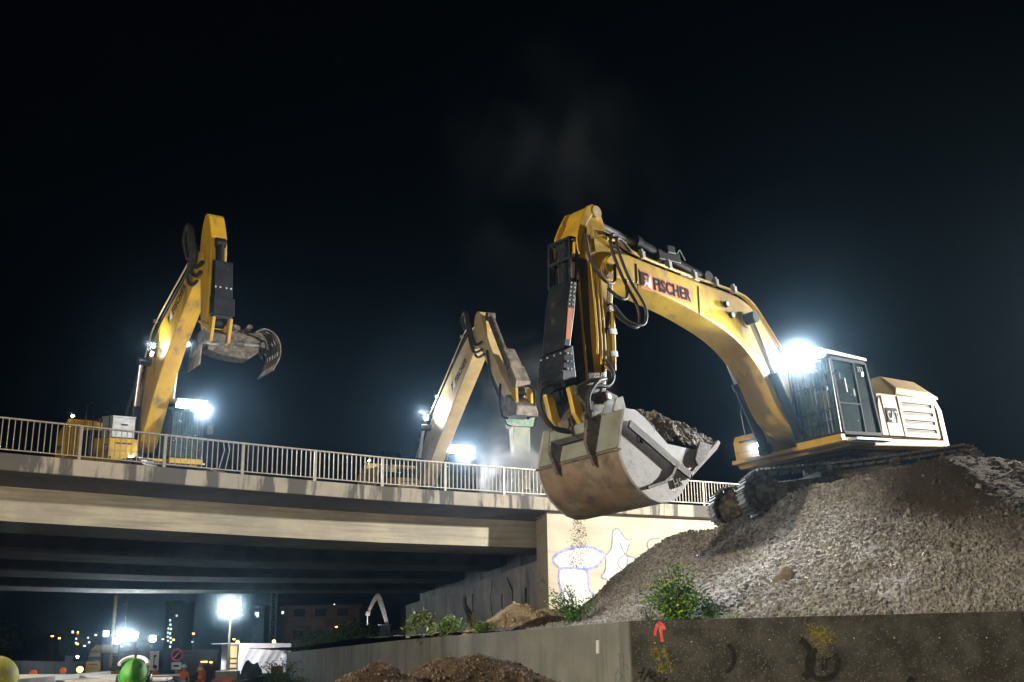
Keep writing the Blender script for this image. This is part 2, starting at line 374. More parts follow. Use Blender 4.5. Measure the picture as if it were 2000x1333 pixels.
# ================================================================== BRIDGE
B0 = Vector((0, 42.436, 0)); BE = Vector((.8248, .5654, 0)); BN = Vector((-.5654, .8248, 0))
SP = [-70, -30, -18.1, -10.3, -5.4, .87, 8.87, 11.7, 50]; ZP = [8.0, 7.86, 7.75, 7.675, 7.65, 7.73, 7.91, 7.97, 8.6]
def bz(s): return float(np.interp(s, SP, ZP)) - 7.7
def bp(s, o, z): return B0 + BE*s + BN*o + Vector((0, 0, z + bz(s)))
bridge = empty('bridge', (0, 45, 0), 0, 'wide concrete girder road bridge with stained edge beam and graffiti covered abutment', 'bridge')
def sweep(name, mt, poly, s0, s1, step=2.5, flat=False, send=None, **k):
    """Section poly of (offset, z) carried along the bridge; send(offset) gives the end for a skewed cut."""
    mb = MB(); n = len(poly); m = max(1, int((s1-s0)/step)); vs = []; fs = []
    for i in range(m+1):
        for o, z in poly:
            e = s1 if send is None else send(o)
            s = s0 + (e-s0)*i/m; p = bp(s, o, z)
            if flat: p.z = z
            vs.append(p)
    for i in range(m):
        for j in range(n): a = i*n+j; b = i*n+(j+1) % n; fs.append((a, b, b+n, a+n))
    fs += [tuple(range(n))[::-1], tuple(range(m*n, m*n+n))]
    return mb.add(vs, fs).build(name, mt, bridge, **k)
SA, KA = 1.75, .378                                   # where the abutment face starts, and its skew
def abut(o): return SA + KA*(o-.35)
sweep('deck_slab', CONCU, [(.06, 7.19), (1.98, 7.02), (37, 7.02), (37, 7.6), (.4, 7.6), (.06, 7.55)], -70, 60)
sweep('edge_beam', CONC, [(0, 7.2), (.05, 7.2), (.45, 7.605), (.45, 7.7), (.02, 7.7), (0, 7.68)], -70, 60, bevel=.01)
sweep('edge_beam', CONC, [(36.6, 7.605), (37.05, 7.2), (37.05, 7.7), (36.6, 7.7)], -70, 60)
for i, (a, b) in enumerate(((2, 5.3), (11.4, 14.9), (20.6, 24.5), (31.1, 35.0))):
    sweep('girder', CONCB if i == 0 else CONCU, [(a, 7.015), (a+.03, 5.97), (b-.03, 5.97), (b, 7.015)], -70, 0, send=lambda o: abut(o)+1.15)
# abutment: wing wall in line with the bridge, return face, and long face under the deck
def AB(o, z, ds=0): s = abut(o)+ds; p = B0 + BE*s + BN*o; p.z = z; return p
def WP_(s, o, z): p = B0 + BE*s + BN*o; p.z = z; return p
mb = MB()
N_ = 16
lo = [WP_(SA + (38)*i/N_, .35, 0) for i in range(N_+1)]; hi = [WP_(SA+38*i/N_, .35, 7.17 + bz(SA+38*i/N_)) for i in range(N_+1)]
bk = [WP_(SA + 38*i/N_, 1.2, 7.0 + bz(SA+38*i/N_)) for i in range(N_+1)]
mb.add(lo + hi + bk, [(i, i+1, N_+2+i, N_+1+i) for i in range(N_)] + [(N_+1+i, N_+2+i, 2*N_+3+i, 2*N_+2+i) for i in range(N_)])
mb.add([AB(.35, 0), AB(.35, 7.17+bz(SA)), AB(1.9, 7.02+bz(SA)), AB(1.9, 0)], [(0, 1, 2, 3)])
mb.build('wing_wall', CONCW, bridge)
mb = MB()
mb.add([AB(1.9, 0), AB(1.9, 5.5), AB(36, 5.5), AB(36, 0), AB(1.9, 5.5, 1.2), AB(36, 5.5, 1.2), AB(1.9, 7.1, 1.2), AB(36, 7.1, 1.2), AB(36, 0, 3), AB(36, 7.1, 3), AB(1.9,7.1,0.0)],
       [(0, 1, 2, 3), (1, 4, 5, 2), (4, 6, 7, 5), (3, 2, 5, 7, 9, 8)])
mb.build('abutment_wall', CONCA, bridge)
mb = MB(); c = AB(36, 0); mb.box(-.28, .1, -.2, 1.0, 0, 5.45, Matrix.Translation(c)); mb.build('abutment_pillar', CONC, bridge, bevel=.03)
# streaks and tags on the abutment face
tg = MB(); dA = (AB(30, 0)-AB(2, 0)).normalized(); nAb = Vector((dA.y, -dA.x, 0)); nAb = nAb if nAb.x < 0 else -nAb
def apt(px, py): 
    a = AB(2, 0); r = ray(px, py); return CAM + r*((a-CAM).dot(nAb)/r.dot(nAb))
for l, ww in (([(909,1165),(911,1190),(920,1205),(921,1225)], .5), ([(990,1128),(1001,1153)], .16), ([(1001,1153),(1002,1180)], .22), ([(981,1160),(980,1172),(981,1188)], .3), ([(1027,1148),(1027,1178)], .35), ([(962,1135),(958,1170),(962,1205)], .12), ([(923,1160),(924,1200)], .25)):
    ribbon([apt(*p) for p in l], nAb, ww, tg, .5)
tg.build('graffiti_mark', TAGP, bridge)
tg = MB(); ribbon([apt(*p) for p in [(905,1165),(908,1185),(916,1200),(923,1208),(912,1209)]], nAb, .45, tg, .5)
tg.build('graffiti_mark', mat('dull_red_spray', (.16, .06, .045), None, .85), bridge)
nW = -BN
def wing(px, py): 
    r = ray(px, py); a = WP_(SA, .35, 0); return CAM + r*((a-CAM).dot(BN)/r.dot(BN))
Z5 = lambda l: [wing(1060 + x/7.69, 1020 + y/7.69) for x, y in l]
def patch(name, outline, mt, off):
    mb = MB(); P = [p + nW*off for p in outline]; c = sum(P, Vector())/len(P)
    mb.add([c]+P, [(0, i+1, (i+1) % len(P)+1) for i in range(len(P))]); return mb.build(name, mt, bridge)
cap = [(165,600),(170,530),(260,460),(420,395),(600,370),(740,385),(830,430),(930,500),(870,600),(780,680),(620,705),(440,690),(260,700)]
patch('graffiti_fill', spline(Z5(cap+[cap[0]]), 4), WHITEP, .004)
stalk = [(250,760),(300,700),(450,685),(600,700),(655,760),(670,900),(690,1010),(760,1110),(600,1280),(300,1290),(280,1060),(255,900)]
patch('graffiti_fill', spline(Z5(stalk+[stalk[0]]), 4), WHITEP, .005)
fig = [(950,500),(1030,400),(1045,250),(1050,150),(1110,100),(1170,150),(1230,240),(1290,270),(1330,290),(1290,350),(1265,500),(1400,560),(1460,610),(1300,740),(1000,860),(880,830),(940,740)]
patch('graffiti_fill', spline(Z5(fig+[fig[0]]), 3), WHITEP, .006)
tg = MB()
for l in (cap[::-1][:1] + cap, [(250,720),(240,850),(270,1000),(300,1090),(300,1200)], [(620,690),(670,760),(680,900),(690,1010),(760,1100)]): ribbon([p+nW*.006 for p in spline(Z5(l), 4)], nW, .11, tg, .5)
tg.build('graffiti_outline', BLUE, bridge)
tg = MB()
for l in ([(950,500),(1030,400),(1045,250),(1050,150),(1110,100),(1170,150),(1230,240),(1290,275),(1335,255)], [(1160,310),(1200,420),(1240,490)], [(1300,330),(1265,430),(1260,500),(1400,550),(1455,610)], [(1240,490),(1140,560),(1130,640),(1190,705),(1250,680),(1270,580),(1260,500)], [(950,540),(945,680),(920,760),(880,825),(960,860)], [(1600,440),(1570,330),(1620,260),(1750,250)]):
    ribbon([p+nW*.010 for p in spline(Z5(l), 4)], nW, .055, tg, .6)
tg.build('graffiti_outline', GREYP, bridge, kind='stuff')
tg = MB()
for l in ([(1052,1130),(1056,1122),(1058,1135),(1062,1124)], [(1051,1142),(1056,1133),(1064,1139)], [(1055,1150),(1059,1160)], [(1060,1128),(1066,1140)]):
    r0 = AB(.35, 0); r1 = AB(1.9, 0); dn = (r1-r0).normalized(); nr = Vector((dn.y, -dn.x, 0)); nr = nr if nr.x < 0 else -nr
    ribbon([CAM + ray(*p)*((r0-CAM).dot(nr)/ray(*p).dot(nr)) for p in l], nr, .03, tg)
tg.build('graffiti_tag', TAGP, bridge)
rooted(bridge)

# ---- railing on the near edge beam
railing = empty('bridge_railing', tuple(bp(-4, .2, 7.7)), 0, 'beige painted steel bar railing along the near edge of the bridge, two bars bent', 'railing')
def railrun(name, o, z, ww, hh):
    sweep_mb = MB(); S = [x*2.6/2 - 30 for x in range(0, 60)]
    vs = []; fs = []
    for s in S:
        for a, b in ((-ww/2, -hh/2), (ww/2, -hh/2), (ww/2, hh/2), (-ww/2, hh/2)): vs.append(bp(s, o+a, z+b))
    for i in range(len(S)-1):
        for j in range(4): fs.append((i*4+j, i*4+(j+1) % 4, i*4+4+(j+1) % 4, i*4+4+j))
    sweep_mb.add(vs, fs).build(name, RAIL, railing)
railrun('handrail', .2, 8.76, .09, .045); railrun('bottom_rail', .2, 7.83, .05, .03)
ms = MB().box(-.012, .012, -.012, .012, 0, .90); bal = ms.build('tmp', RAIL).data; bpy.data.objects.remove(bpy.data.objects['tmp'])
ms = MB().box(-.045, .045, -.03, .03, 0, 1.05).box(-.07, .07, -.06, .06, 0, .012); pst = ms.build('tmp', RAIL).data; bpy.data.objects.remove(bpy.data.objects['tmp'])
s0 = (Vector((-13.08, 33.47)) - B0.xy).dot(BE.xy)
s = s0 - 2.585*3; k = 0; rot = math.atan2(BE.y, BE.x)
while s < 16:
    o = link('post', pst, None, railing); o.location = bp(s, .2, 7.7); o.rotation_euler.z = rot
    for j in range(1, 15):
        q = s + 2.585*j/15
        if q > 15.5 or q < -25: continue
        o = link('baluster', bal, None, railing); o.location = bp(q, .2, 7.845); o.rotation_euler.z = rot
        px = None
        if abs(s - (s0+2.585)) < .1 and j in (11, 12):
            me = MB().bar((0, 0, 0), (-.09 if j == 11 else -.05, 0, .1), .024).data if False else None
            b_ = MB(); dx = -.10 if j == 11 else -.06
            b_.bar((dx, 0, 0), (.05, 0, .62), .024); b_.bar((.05, 0, .62), (0, 0, .9), .024)
            o.data = b_.build('tmp', RAIL).data; bpy.data.objects.remove(bpy.data.objects['tmp'])
            tag(o, 'bent railing bar kinked to one side')
    s += 2.585
rooted(railing)
# short stub of the far railing
fr = empty('bridge_railing', tuple(bp(-4, 36.8, 7.7)), 0, 'far side steel railing of the bridge behind the excavators', 'railing')
for z, nm in ((8.76, 'handrail'), (7.83, 'bottom_rail')):
    for a_, b_ in ((-60, -30), (-30, -5), (-5, 20), (20, 50)): MB().bar(bp(a_, 36.8, z), bp(b_, 36.8, z), .06).build(nm, RAIL, fr)
for i in range(24): o = link('post', pst, None, fr); o.location = bp(-30+i*2.6, 36.8, 7.62); o.rotation_euler.z = rot
rooted(fr)

# ================================================================== HEAPS
def vnoise(x, y, seed=0):
    xi = np.floor(x).astype(np.int64); yi = np.floor(y).astype(np.int64); fx = x-xi; fy = y-yi
    fx = fx*fx*(3-2*fx); fy = fy*fy*(3-2*fy)
    def h(a, b):
        n = (a*374761393 + b*668265263 + seed*1442695) & 0xffffffff
        n = ((n ^ (n >> 13))*1274126177) & 0xffffffff
        return ((n ^ (n >> 16)) & 0xffff)/65535.0
    return (h(xi, yi)*(1-fx)+h(xi+1, yi)*fx)*(1-fy)+(h(xi, yi+1)*(1-fx)+h(xi+1, yi+1)*fx)*fy
def fbm(x, y, o=4, seed=0, g=.5):
    s = 0; a = 1; t = 0
    for i in range(o): s = s+a*vnoise(x*2**i, y*2**i, seed+i*7); t += a; a *= g
    return s/t
def grid_mesh(name, X, Y, Z, mt, soil=None, keep=None, **kw):
    ny, nx = X.shape; co = np.stack([X, Y, Z], -1).reshape(-1, 3).astype(np.float32)
    idx = np.arange(nx*ny).reshape(ny, nx); q = np.stack([idx[:-1, :-1], idx[:-1, 1:], idx[1:, 1:], idx[1:, :-1]], -1).reshape(-1, 4)
    if keep is not None: q = q[(keep[:-1, :-1] & keep[:-1, 1:] & keep[1:, 1:] & keep[1:, :-1]).reshape(-1)]
    me = bpy.data.meshes.new(name); me.vertices.add(len(co)); me.vertices.foreach_set('co', co.ravel())
    me.loops.add(q.size); me.loops.foreach_set('vertex_index', q.ravel().astype(np.int32))
    me.polygons.add(len(q)); me.polygons.foreach_set('loop_start', np.arange(0, q.size, 4, dtype=np.int32))
    me.update(calc_edges=True); me.shade_smooth()
    if soil is not None:
        a = me.attributes.new('soil', 'FLOAT', 'POINT'); a.data.foreach_set('value', soil.reshape(-1).astype(np.float32))
    o = link(name, me, mt); tag(o, **kw); return o
ICO = None
def stones(name, P, S, mt, parent=None, seed=3, soil=None, **kw):
    """Angular stones: one shared rough 12-point shape, turned and squashed for each place P with size S."""
    rs = np.random.RandomState(seed)
    bm = bmesh.new(); bmesh.ops.create_icosphere(bm, subdivisions=1, radius=1); V = np.array([v.co[:] for v in bm.verts]); F = np.array([[v.index for v in f.verts] for f in bm.faces]); bm.free()
    n = len(P); q = rs.normal(size=(n, 4)); q /= np.linalg.norm(q, axis=1)[:, None]
    a, b, c, d = q.T
    Rm = np.stack([1-2*(c*c+d*d), 2*(b*c-a*d), 2*(b*d+a*c), 2*(b*c+a*d), 1-2*(b*b+d*d), 2*(c*d-a*b), 2*(b*d-a*c), 2*(c*d+a*b), 1-2*(b*b+c*c)], -1).reshape(n, 3, 3)
    sc = S[:, None]*rs.uniform(.55, 1.25, (n, 3))
    vv = V[None]*(1+rs.uniform(-.3, .3, (n, 12, 1))); vv = vv*sc[:, None, :]
    vv = np.einsum('nij,nkj->nki', Rm, vv)+P[:, None, :]
    ff = (F[None]+np.arange(n)[:, None, None]*12).reshape(-1, 3)
    me = bpy.data.meshes.new(name); me.vertices.add(n*12); me.vertices.foreach_set('co', vv.reshape(-1).astype(np.float32))
    me.loops.add(ff.size); me.loops.foreach_set('vertex_index', ff.ravel().astype(np.int32))
    me.polygons.add(len(ff)); me.polygons.foreach_set('loop_start', np.arange(0, ff.size, 3, dtype=np.int32)); me.update(calc_edges=True)
    at_ = me.attributes.new('soil', 'FLOAT', 'POINT'); at_.data.foreach_set('value', np.repeat(soil if soil is not None else np.zeros(n), 12).astype(np.float32))
    o = link(name, me, mt, parent); tag(o, kind='stuff', **kw); return o

EX1 = dict(loc=Vector((8.0531, 27.5231, 5.0577)), yaw=-2.3611, pitch=.0993, roll=.0566)
def rotm(yaw, pitch, roll): return Matrix.Rotation(yaw, 4, 'Z') @ Matrix.Rotation(pitch, 4, 'Y') @ Matrix.Rotation(roll, 4, 'X')
M1 = Matrix.Translation(EX1['loc']) @ rotm(EX1['yaw'], EX1['pitch'], EX1['roll'])
UY = R(-42)
CR = [at(1118, 1205, 33), at(1150, 1178, 31.5), at(1200, 1130, 30), at(1250, 1095, 29.5), at(1300, 1060, 29), at(1345, 1042, 28.4), at(1385, 1034, 27.6), at(1440, 1012, 26.7), at(1500, 985, 25.8), at(1560, 958, 25), at(1640, 940, 24.3), at(1700, 926, 24.0), at(1750, 916, 23.9), at(1790, 899, 23.9), at(1830, 888, 24.0), at(1860, 885, 24.3), at(1900, 892, 25), at(1960, 903, 25.5), at(2000, 912, 26), at(2200, 960, 27), at(2600, 1000, 29)]
CX = np.array([p.x for p in CR]); CY_ = np.array([p.y for p in CR]); CZ = np.array([p.z for p in CR])
WXs = np.array([-13.6, -3.4, .58, 1.66, 2.02, 5.06, 8.2, 22, 60]); WYs = np.array([68.7, 35.0, 24.5, 21.6, 20.65, 19.70, 18.72, 14.41, 2.6])+.42
def heap_z(X, Y, detail=True):
    base = 2.25 + .02*np.clip(Y-24, 0, 20)
    yc = np.interp(X, CX, CY_); zc = np.interp(X, CX, CZ); yw = np.interp(X, WXs, WYs)
    left = np.clip((CX[0]-X)/3.0, 0, 1); zc = zc*(1-left)+base*left
    t = np.clip((Y-yw)/np.maximum(yc-yw, .5), 0, 1)
    front = base + .05 + (zc-base)*t**.92
    back = zc - .03*(Y-yc) - np.clip(Y-yc-6.5, 0, 99)*.42
    z = np.where(Y < yc, front, back)
    # smooth the ridge
    z = np.maximum(z, base)
    if detail:
        amp = np.clip((z-base)/.8, .25, 1)
        z = z + amp*((fbm(X*.55, Y*.55, 4, 3)-.5)*.36 + (fbm(X*2.2, Y*2.2, 3, 5)-.5)*.12)*np.clip((Y-yw)/.8, 0, 1) + (fbm(X*7, Y*7, 3, 9)-.5)*.06
    # the machine has pressed its own tracks into the heap
    Mi = np.array((M1 @ Matrix.Rotation(UY, 4, 'Z')).inverted())
    # height of the machine's ground plane at X, Y
    nrm = (M1.to_3x3() @ Vector((0, 0, 1))); o = EX1['loc']
    pz = o.z - (nrm.x*(X-o.x)+nrm.y*(Y-o.y))/nrm.z
    lx = Mi[0, 0]*X+Mi[0, 1]*Y+Mi[0, 2]*pz+Mi[0, 3]; ly = Mi[1, 0]*X+Mi[1, 1]*Y+Mi[1, 2]*pz+Mi[1, 3]
    on = (np.abs(lx) < 3.0) & (np.abs(np.abs(ly)-1.6) < .42)
    z = np.where(on, np.clip(z, pz-.12, pz-.02), z)
    body = (np.abs(lx) < 3.0) & (np.abs(ly) < 2.1) & ~on
    z = np.where(body, np.minimum(z, pz+.25), z)
    back_ = (lx > -3.2) & (lx < 3.2) & (ly > 1.9)
    return z
xs = np.arange(-4, 30, .075); ys = np.arange(14, 46, .075); X, Y = np.meshgrid(xs, ys)
Z = heap_z(X, Y)
def soil_shade_at(X, Y):
    n = fbm(X*.5, Y*.5, 4, 21)
    zc = np.interp(X, CX, CZ); yc = np.interp(X, CX, CY_); yw = np.interp(X, WXs, WYs); t = np.clip((Y-yw)/(yc-yw), 0, 1.5)
    a = np.clip((X-6.6+(n-.5)*3.5)/1.8, 0, 1)*np.clip((t-.30+(n-.5)*.9)/.35, 0, 1)
    b = np.clip((3.6-X)/1.4, 0, 1)*np.clip((t-.62+(n-.5)*.5)/.2, 0, 1)*.9
    a = np.maximum(a, np.clip((X-9.2)/1.2, 0, 1)*np.clip((t-.62)/.2, 0, 1))  # far right crest darkened in the colour to hold down the floodlight
    return np.clip(np.maximum(a, b), 0, 1)
keep = Y > np.interp(X, WXs, WYs)-.15
heap = grid_mesh('gravel_heap', X, Y, Z, GRAV, soil_shade_at(X, Y), keep, label='big heap of grey crushed gravel with brown soil that carries the large excavator', cat='gravel heap')
rs = np.random.RandomState(5)
def scatter(n, x0, x1, tmin=-.05, tmax=1.12, smin=.014, smax=.05, pw=3.5, dens=None):
    x = rs.uniform(x0, x1, n); yc = np.interp(x, CX, CY_); yw = np.interp(x, WXs, WYs); t = rs.uniform(tmin, tmax, n); y = yw+(yc-yw)*t
    k = y > yw+.02; x = x[k]; y = y[k]
    z = heap_z(x, y); s = smin+(smax-smin)*rs.uniform(0, 1, len(x))**pw
    so = soil_shade_at(x, y)
    k = rs.uniform(0, 1, len(x)) > np.maximum(so*.93, np.clip((fbm(x*.9+40, y*.9, 4, 91)-.52)*7, 0, .8)); x, y, z, s, so = x[k], y[k], z[k], s[k], so[k]
    return np.stack([x, y, z+s*.25], -1), s, so
P, S, so = scatter(88000, 0.2, 13.5, smin=.012, smax=.046, pw=2.6)
stones('gravel', P, S, GRAV, seed=4, soil=so*.85, label='loose grey gravel stones lying all over the slope of the big heap', cat='gravel')
P, S, so = scatter(500, 1.5, 13.5, smin=.05, smax=.085, pw=2)
stones('cobbles', P, S, STONE, seed=8, label='larger pale stones among the gravel of the big heap', cat='stones')
def blob(name, loc, r, sc, mt, seed, sub=3, amp=.35, **kw):
    bm = bmesh.new(); bmesh.ops.create_icosphere(bm, subdivisions=sub, radius=r)
    for v in bm.verts:
        n = noise.noise(v.co/r*1.1+Vector((seed, 0, 0))) + .4*noise.noise(v.co/r*3+Vector((seed, 3, 0)))
        v.co *= 1+amp*n; v.co = Vector((v.co.x*sc[0], v.co.y*sc[1], v.co.z*sc[2]))
    me = bpy.data.meshes.new(name); bm.to_mesh(me); bm.free(); me.shade_smooth(); o = link(name, me, mt); o.location = loc; return tag(o, **kw)
def gz(x, y): return float(heap_z(np.array([x]), np.array([y]))[0])
def on_heap(px, py):
    """First point of the heap that the sight line meets."""
    r = ray(px, py); t = 19.
    while t < 40:
        p = CAM+r*t
        if p.z < gz(p.x, p.y): return p
        t += .05
    return CAM+r*24
p = on_heap(1530, 1132)
st = blob('boulder', p, .24, (.75, .7, 1.25), mat('sandstone_block', (.27, .22, .16), (.20, .165, .12), .9, 0, 3, .3), 2, label='single brown stone block sticking out of the grey gravel slope', cat='stone'); st.rotation_euler = (.2, .35, .4)

# soil heaps in front of the grey wall
def cone_heap(name, peaks, x0, x1, y0, y1, mt, res, seed, nst, smin, smax, rough=.06, smt=None, behind=False, **kw):
    X, Y = np.meshgrid(np.arange(x0, x1, res), np.arange(y0, y1, res)); 
    def hz(X, Y):
        Z = np.full(X.shape, -.3)
        w1 = (fbm(X*1.3, Y*1.3, 3, seed)-.5)*.5; 
        for cx, cy_, h, sl, rr in peaks:
            d = np.hypot(X-cx+w1, (Y-cy_)+w1); Z = np.maximum(Z, h-sl*(np.sqrt(d*d+rr*rr)-rr))
        return Z+(fbm(X*4, Y*4, 4, seed+2)-.5)*rough*2+(fbm(X*14, Y*14, 2, seed+5)-.5)*rough
    Z = hz(X, Y); so = np.clip((fbm(X*1.5, Y*1.5, 3, seed+9)-.5)*6, 0, 1)
    o = grid_mesh(name, X, Y, Z, mt, so, (Z > -.2) & ((Y > np.interp(X, WXs, WYs)-.1) | (not behind)), **kw)
    if nst:
        x = rs.uniform(x0, x1, nst); y = rs.uniform(y0, y1, nst); z = hz(x, y); k = (z > 0) & ((y > np.interp(x, WXs, WYs)) | (not behind)); x, y, z = x[k], y[k], z[k]
        s = smin+(smax-smin)*rs.uniform(0, 1, len(x))**4
        stones('soil_clods', np.stack([x, y, z+s*.2], -1), s, smt or STONEB, o, seed=seed)
    return o
pk = at(950, 1278, 14); pk2 = at(885, 1284, 14.2)
cone_heap('soil_heap', [(pk.x, pk.y, pk.z, .50, .22), (pk2.x, pk2.y, pk2.z, .50, .20)], pk.x-3.4, pk.x+3.0, 10.8, 17.2, SOIL, .035, 31, 26000, .005, .026, label='larger brown soil heap with pale stones at the bottom centre', cat='soil heap')
pk = at(731, 1296, 13.2)
cone_heap('soil_heap', [(pk.x, pk.y, pk.z, .60, .12), (pk.x+.22, pk.y, pk.z-.08, .50, .15)], pk.x-2.6, pk.x+1.8, 10.2, 15.5, SOIL, .035, 41, 14000, .005, .024, label='smaller brown soil heap left of the larger one, in front of the grey wall', cat='soil heap')
# sand heap and dark earth behind the wall
pk = at(1012, 1181, 31); pk2 = at(1070, 1190, 31.5); pk3 = at(975, 1200, 31)
cone_heap('sand_heap', [(pk.x, pk.y, pk.z, .7, .5), (pk2.x, pk2.y, pk2.z, .6, .5), (pk3.x, pk3.y, pk3.z, .75, .3)], pk.x-4.0, pk.x+4, 28, 35, SANDM, .05, 51, 7000, .01, .04, .07, smt=SANDM, behind=True, label='pale yellow sand heap lit bright at the foot of the abutment', cat='sand heap')
pk = at(1085, 1205, 27); pk2 = at(1040, 1220, 26.5)
cone_heap('earth_bank', [(pk.x, pk.y, pk.z, .5, .5), (pk2.x, pk2.y, pk2.z, .5, .4)], pk.x-4.0, pk.x+3, 25.0, 30, SOIL, .06, 61, 3000, .01, .03, behind=True, label='dark weedy earth bank between the sand heap and the gravel slope', cat='earth bank')
# ground behind the walls
X, Y = np.meshgrid(np.arange(-16, 40, .4), np.arange(19, 86, .4)); Zt = 2.22+.02*np.clip(Y-24, 0, 20)+(fbm(X, Y, 3, 2)-.5)*.12
grid_mesh('upper_ground', X, Y, Zt, SOIL, np.zeros_like(X), Y > np.interp(X, WXs, WYs)-.2, kind='structure')
# soil falling off the bucket
P = []; S = []
for _ in range(700):
    t = rnd.random()**.9; c_ = rnd.choice((-9, -2, 5, 9)); q = at(1130+c_*(.6+t)+rnd.gauss(0, 3+7*t), 1016+t*92, 20.9+rnd.gauss(0, .3)); P.append(q[:]); S.append(rnd.uniform(.003, .011)*(1.5 if rnd.random() < .06 else 1))
o = stones('falling_soil', np.array(P), np.array(S), STONEB, seed=12, label='crumbs of soil falling from the left end of the big bucket', cat='falling soil')
# ================================================================== EXCAVATORS
def shoe_mesh():
    m = MB().box(-.10, .09, -.31, .31, -.012, .018)
    for x in (-.085, -.01, .065): m.box(x-.012, x+.012, -.31, .31, .018, .05)
    m.box(-.09, .05, -.13, -.07, -.10, -.012).box(-.05, .09, .07, .13, -.10, -.012)
    o = m.build('tmp', TRACK); me = o.data; bpy.data.objects.remove(o); return me
SHOE = shoe_mesh()
def crawler(root, uy, gauge=1.6, L=2.35, rr=.46, detail=True, pitch_fix=None):
    Mu = Matrix.Rotation(uy, 4, 'Z')
    if pitch_fix is not None: Mu = pitch_fix @ Mu
    zc = rr+.09
    per = 4*L+2*math.pi*(rr+.05)
    for sd in (1, -1):
        fr_ = MB().prism([(-L+.1, zc-.22), (L-.25, zc-.22), (L-.1, zc), (L-.3, zc+.2), (-L+.3, zc+.24), (-L, zc)], sd*gauge-.17, sd*gauge+.17)
        fr = fr_.build('crawler_track', DSTEEL, root, bevel=.02); fr.matrix_local = Mu
        n = 44 if detail else 30
        r = rr+.05
        for i in range(n):
            t = per*i/n
            if t < 2*L: x, z, a = L-t, zc+r+(-.05*math.sin(math.pi*t/(2*L)) if detail else 0), 0
            elif t < 2*L+math.pi*r: th = (t-2*L)/r; x, z, a = -L-r*math.sin(th), zc+r*math.cos(th), th
            elif t < 4*L+math.pi*r: x, z, a = -L+(t-2*L-math.pi*r), zc-r, math.pi
            else: th = (t-4*L-math.pi*r)/r; x, z, a = L+r*math.sin(th), zc-r*math.cos(th), math.pi+th
            o = link('track_shoe', SHOE, None, fr); o.location = (x, sd*gauge, z); o.rotation_euler = (0, -a, 0)
            o.scale = (per/n/.2, 1, 1)
        for x, q, nm in ((L, rr-.02, 'idler_wheel'), (-L, rr-.05, 'drive_sprocket')):
            m = MB().lathe([(.1, -.24), (q*.55, -.20), (q*.62, -.10), (q-.05, -.12), (q, -.06), (q, .06), (q-.05, .12), (q*.62, .10), (q*.55, .2), (.1, .24)], 24)
            o = m.build(nm, DSTEEL, fr, smooth=40); o.location = (x, sd*gauge, zc); o.rotation_euler = (R(90), 0, 0)
        for i in range(8 if detail else 5):
            x = -L+.6+(2*L-1.2)*i/(7 if detail else 4)
            MB().cyl((x, sd*gauge-.2, .19), (x, sd*gauge+.2, .19), .12, 14).build('roller', DSTEEL, fr, smooth=40)
        for x in (-.8, .8): MB().cyl((x, sd*gauge-.14, zc+rr-.10), (x, sd*gauge+.26, zc+rr-.10), .10, 14).cyl((x, sd*gauge+.26, zc+rr-.10), (x, sd*gauge+.30, zc+rr-.1), .06, 10).build('carrier_roller', DSTEEL, fr, smooth=40)
    c = MB().box(-.9, .9, -gauge+.1, gauge-.1, .5, .95); c.lathe([(.75, .95), (.8, 1.0), (.8, 1.28), (.7, 1.3)], 24)
    c.build('car_body', DSTEEL, root, bevel=.03).matrix_local = Mu

def rod(root, p, q, f=.5, rb=.11, rr=.06, name='hydraulic_cylinder', bm=BLK):
    """Cylinder with its barrel from p and its chrome rod reaching q."""
    p = Vector(p); q = Vector(q); m = p.lerp(q, f)
    b = MB().cyl(p, m, rb, 16).cyl(m-(m-p).normalized()*.14, m+(m-p).normalized()*.02, rb*1.25, 16).build(name, bm, root, smooth=40)
    MB().cyl(m, q, rr, 14).build('rod', CHROME, b, smooth=40)
    for e in (p, q): MB().cyl(e-Vector((0, rb*1.1, 0)), e+Vector((0, rb*1.1, 0)), rb*1.15, 14).build('rod_eye', bm, b, smooth=40)
    return b
def led(root, c, d, w, h, mt=LEDW, name='work_lamp', housing=True, up=(0, 0, 1)):
    """Work lamp: dark housing with a bright lens facing d."""
    c = Vector(c); d = Vector(d).normalized(); s_ = Vector(up).cross(d).normalized(); u = d.cross(s_)
    Mx = Matrix((s_, u, d)).transposed().to_4x4(); Mx.translation = c
    hb = MB().box(-w/2-.015, w/2+.015, -h/2-.015, h/2+.015, -.08, 0, Mx).build(name, BLK, root, bevel=.008)
    MB().box(-w/2, w/2, -h/2, h/2, .001, .012, Mx).build('lens', mt, hb)
    return hb
def plate(root, name, mt, poly, y0, y1, **k): return MB().prism(poly, y0, y1).build(name, mt, root, **k)

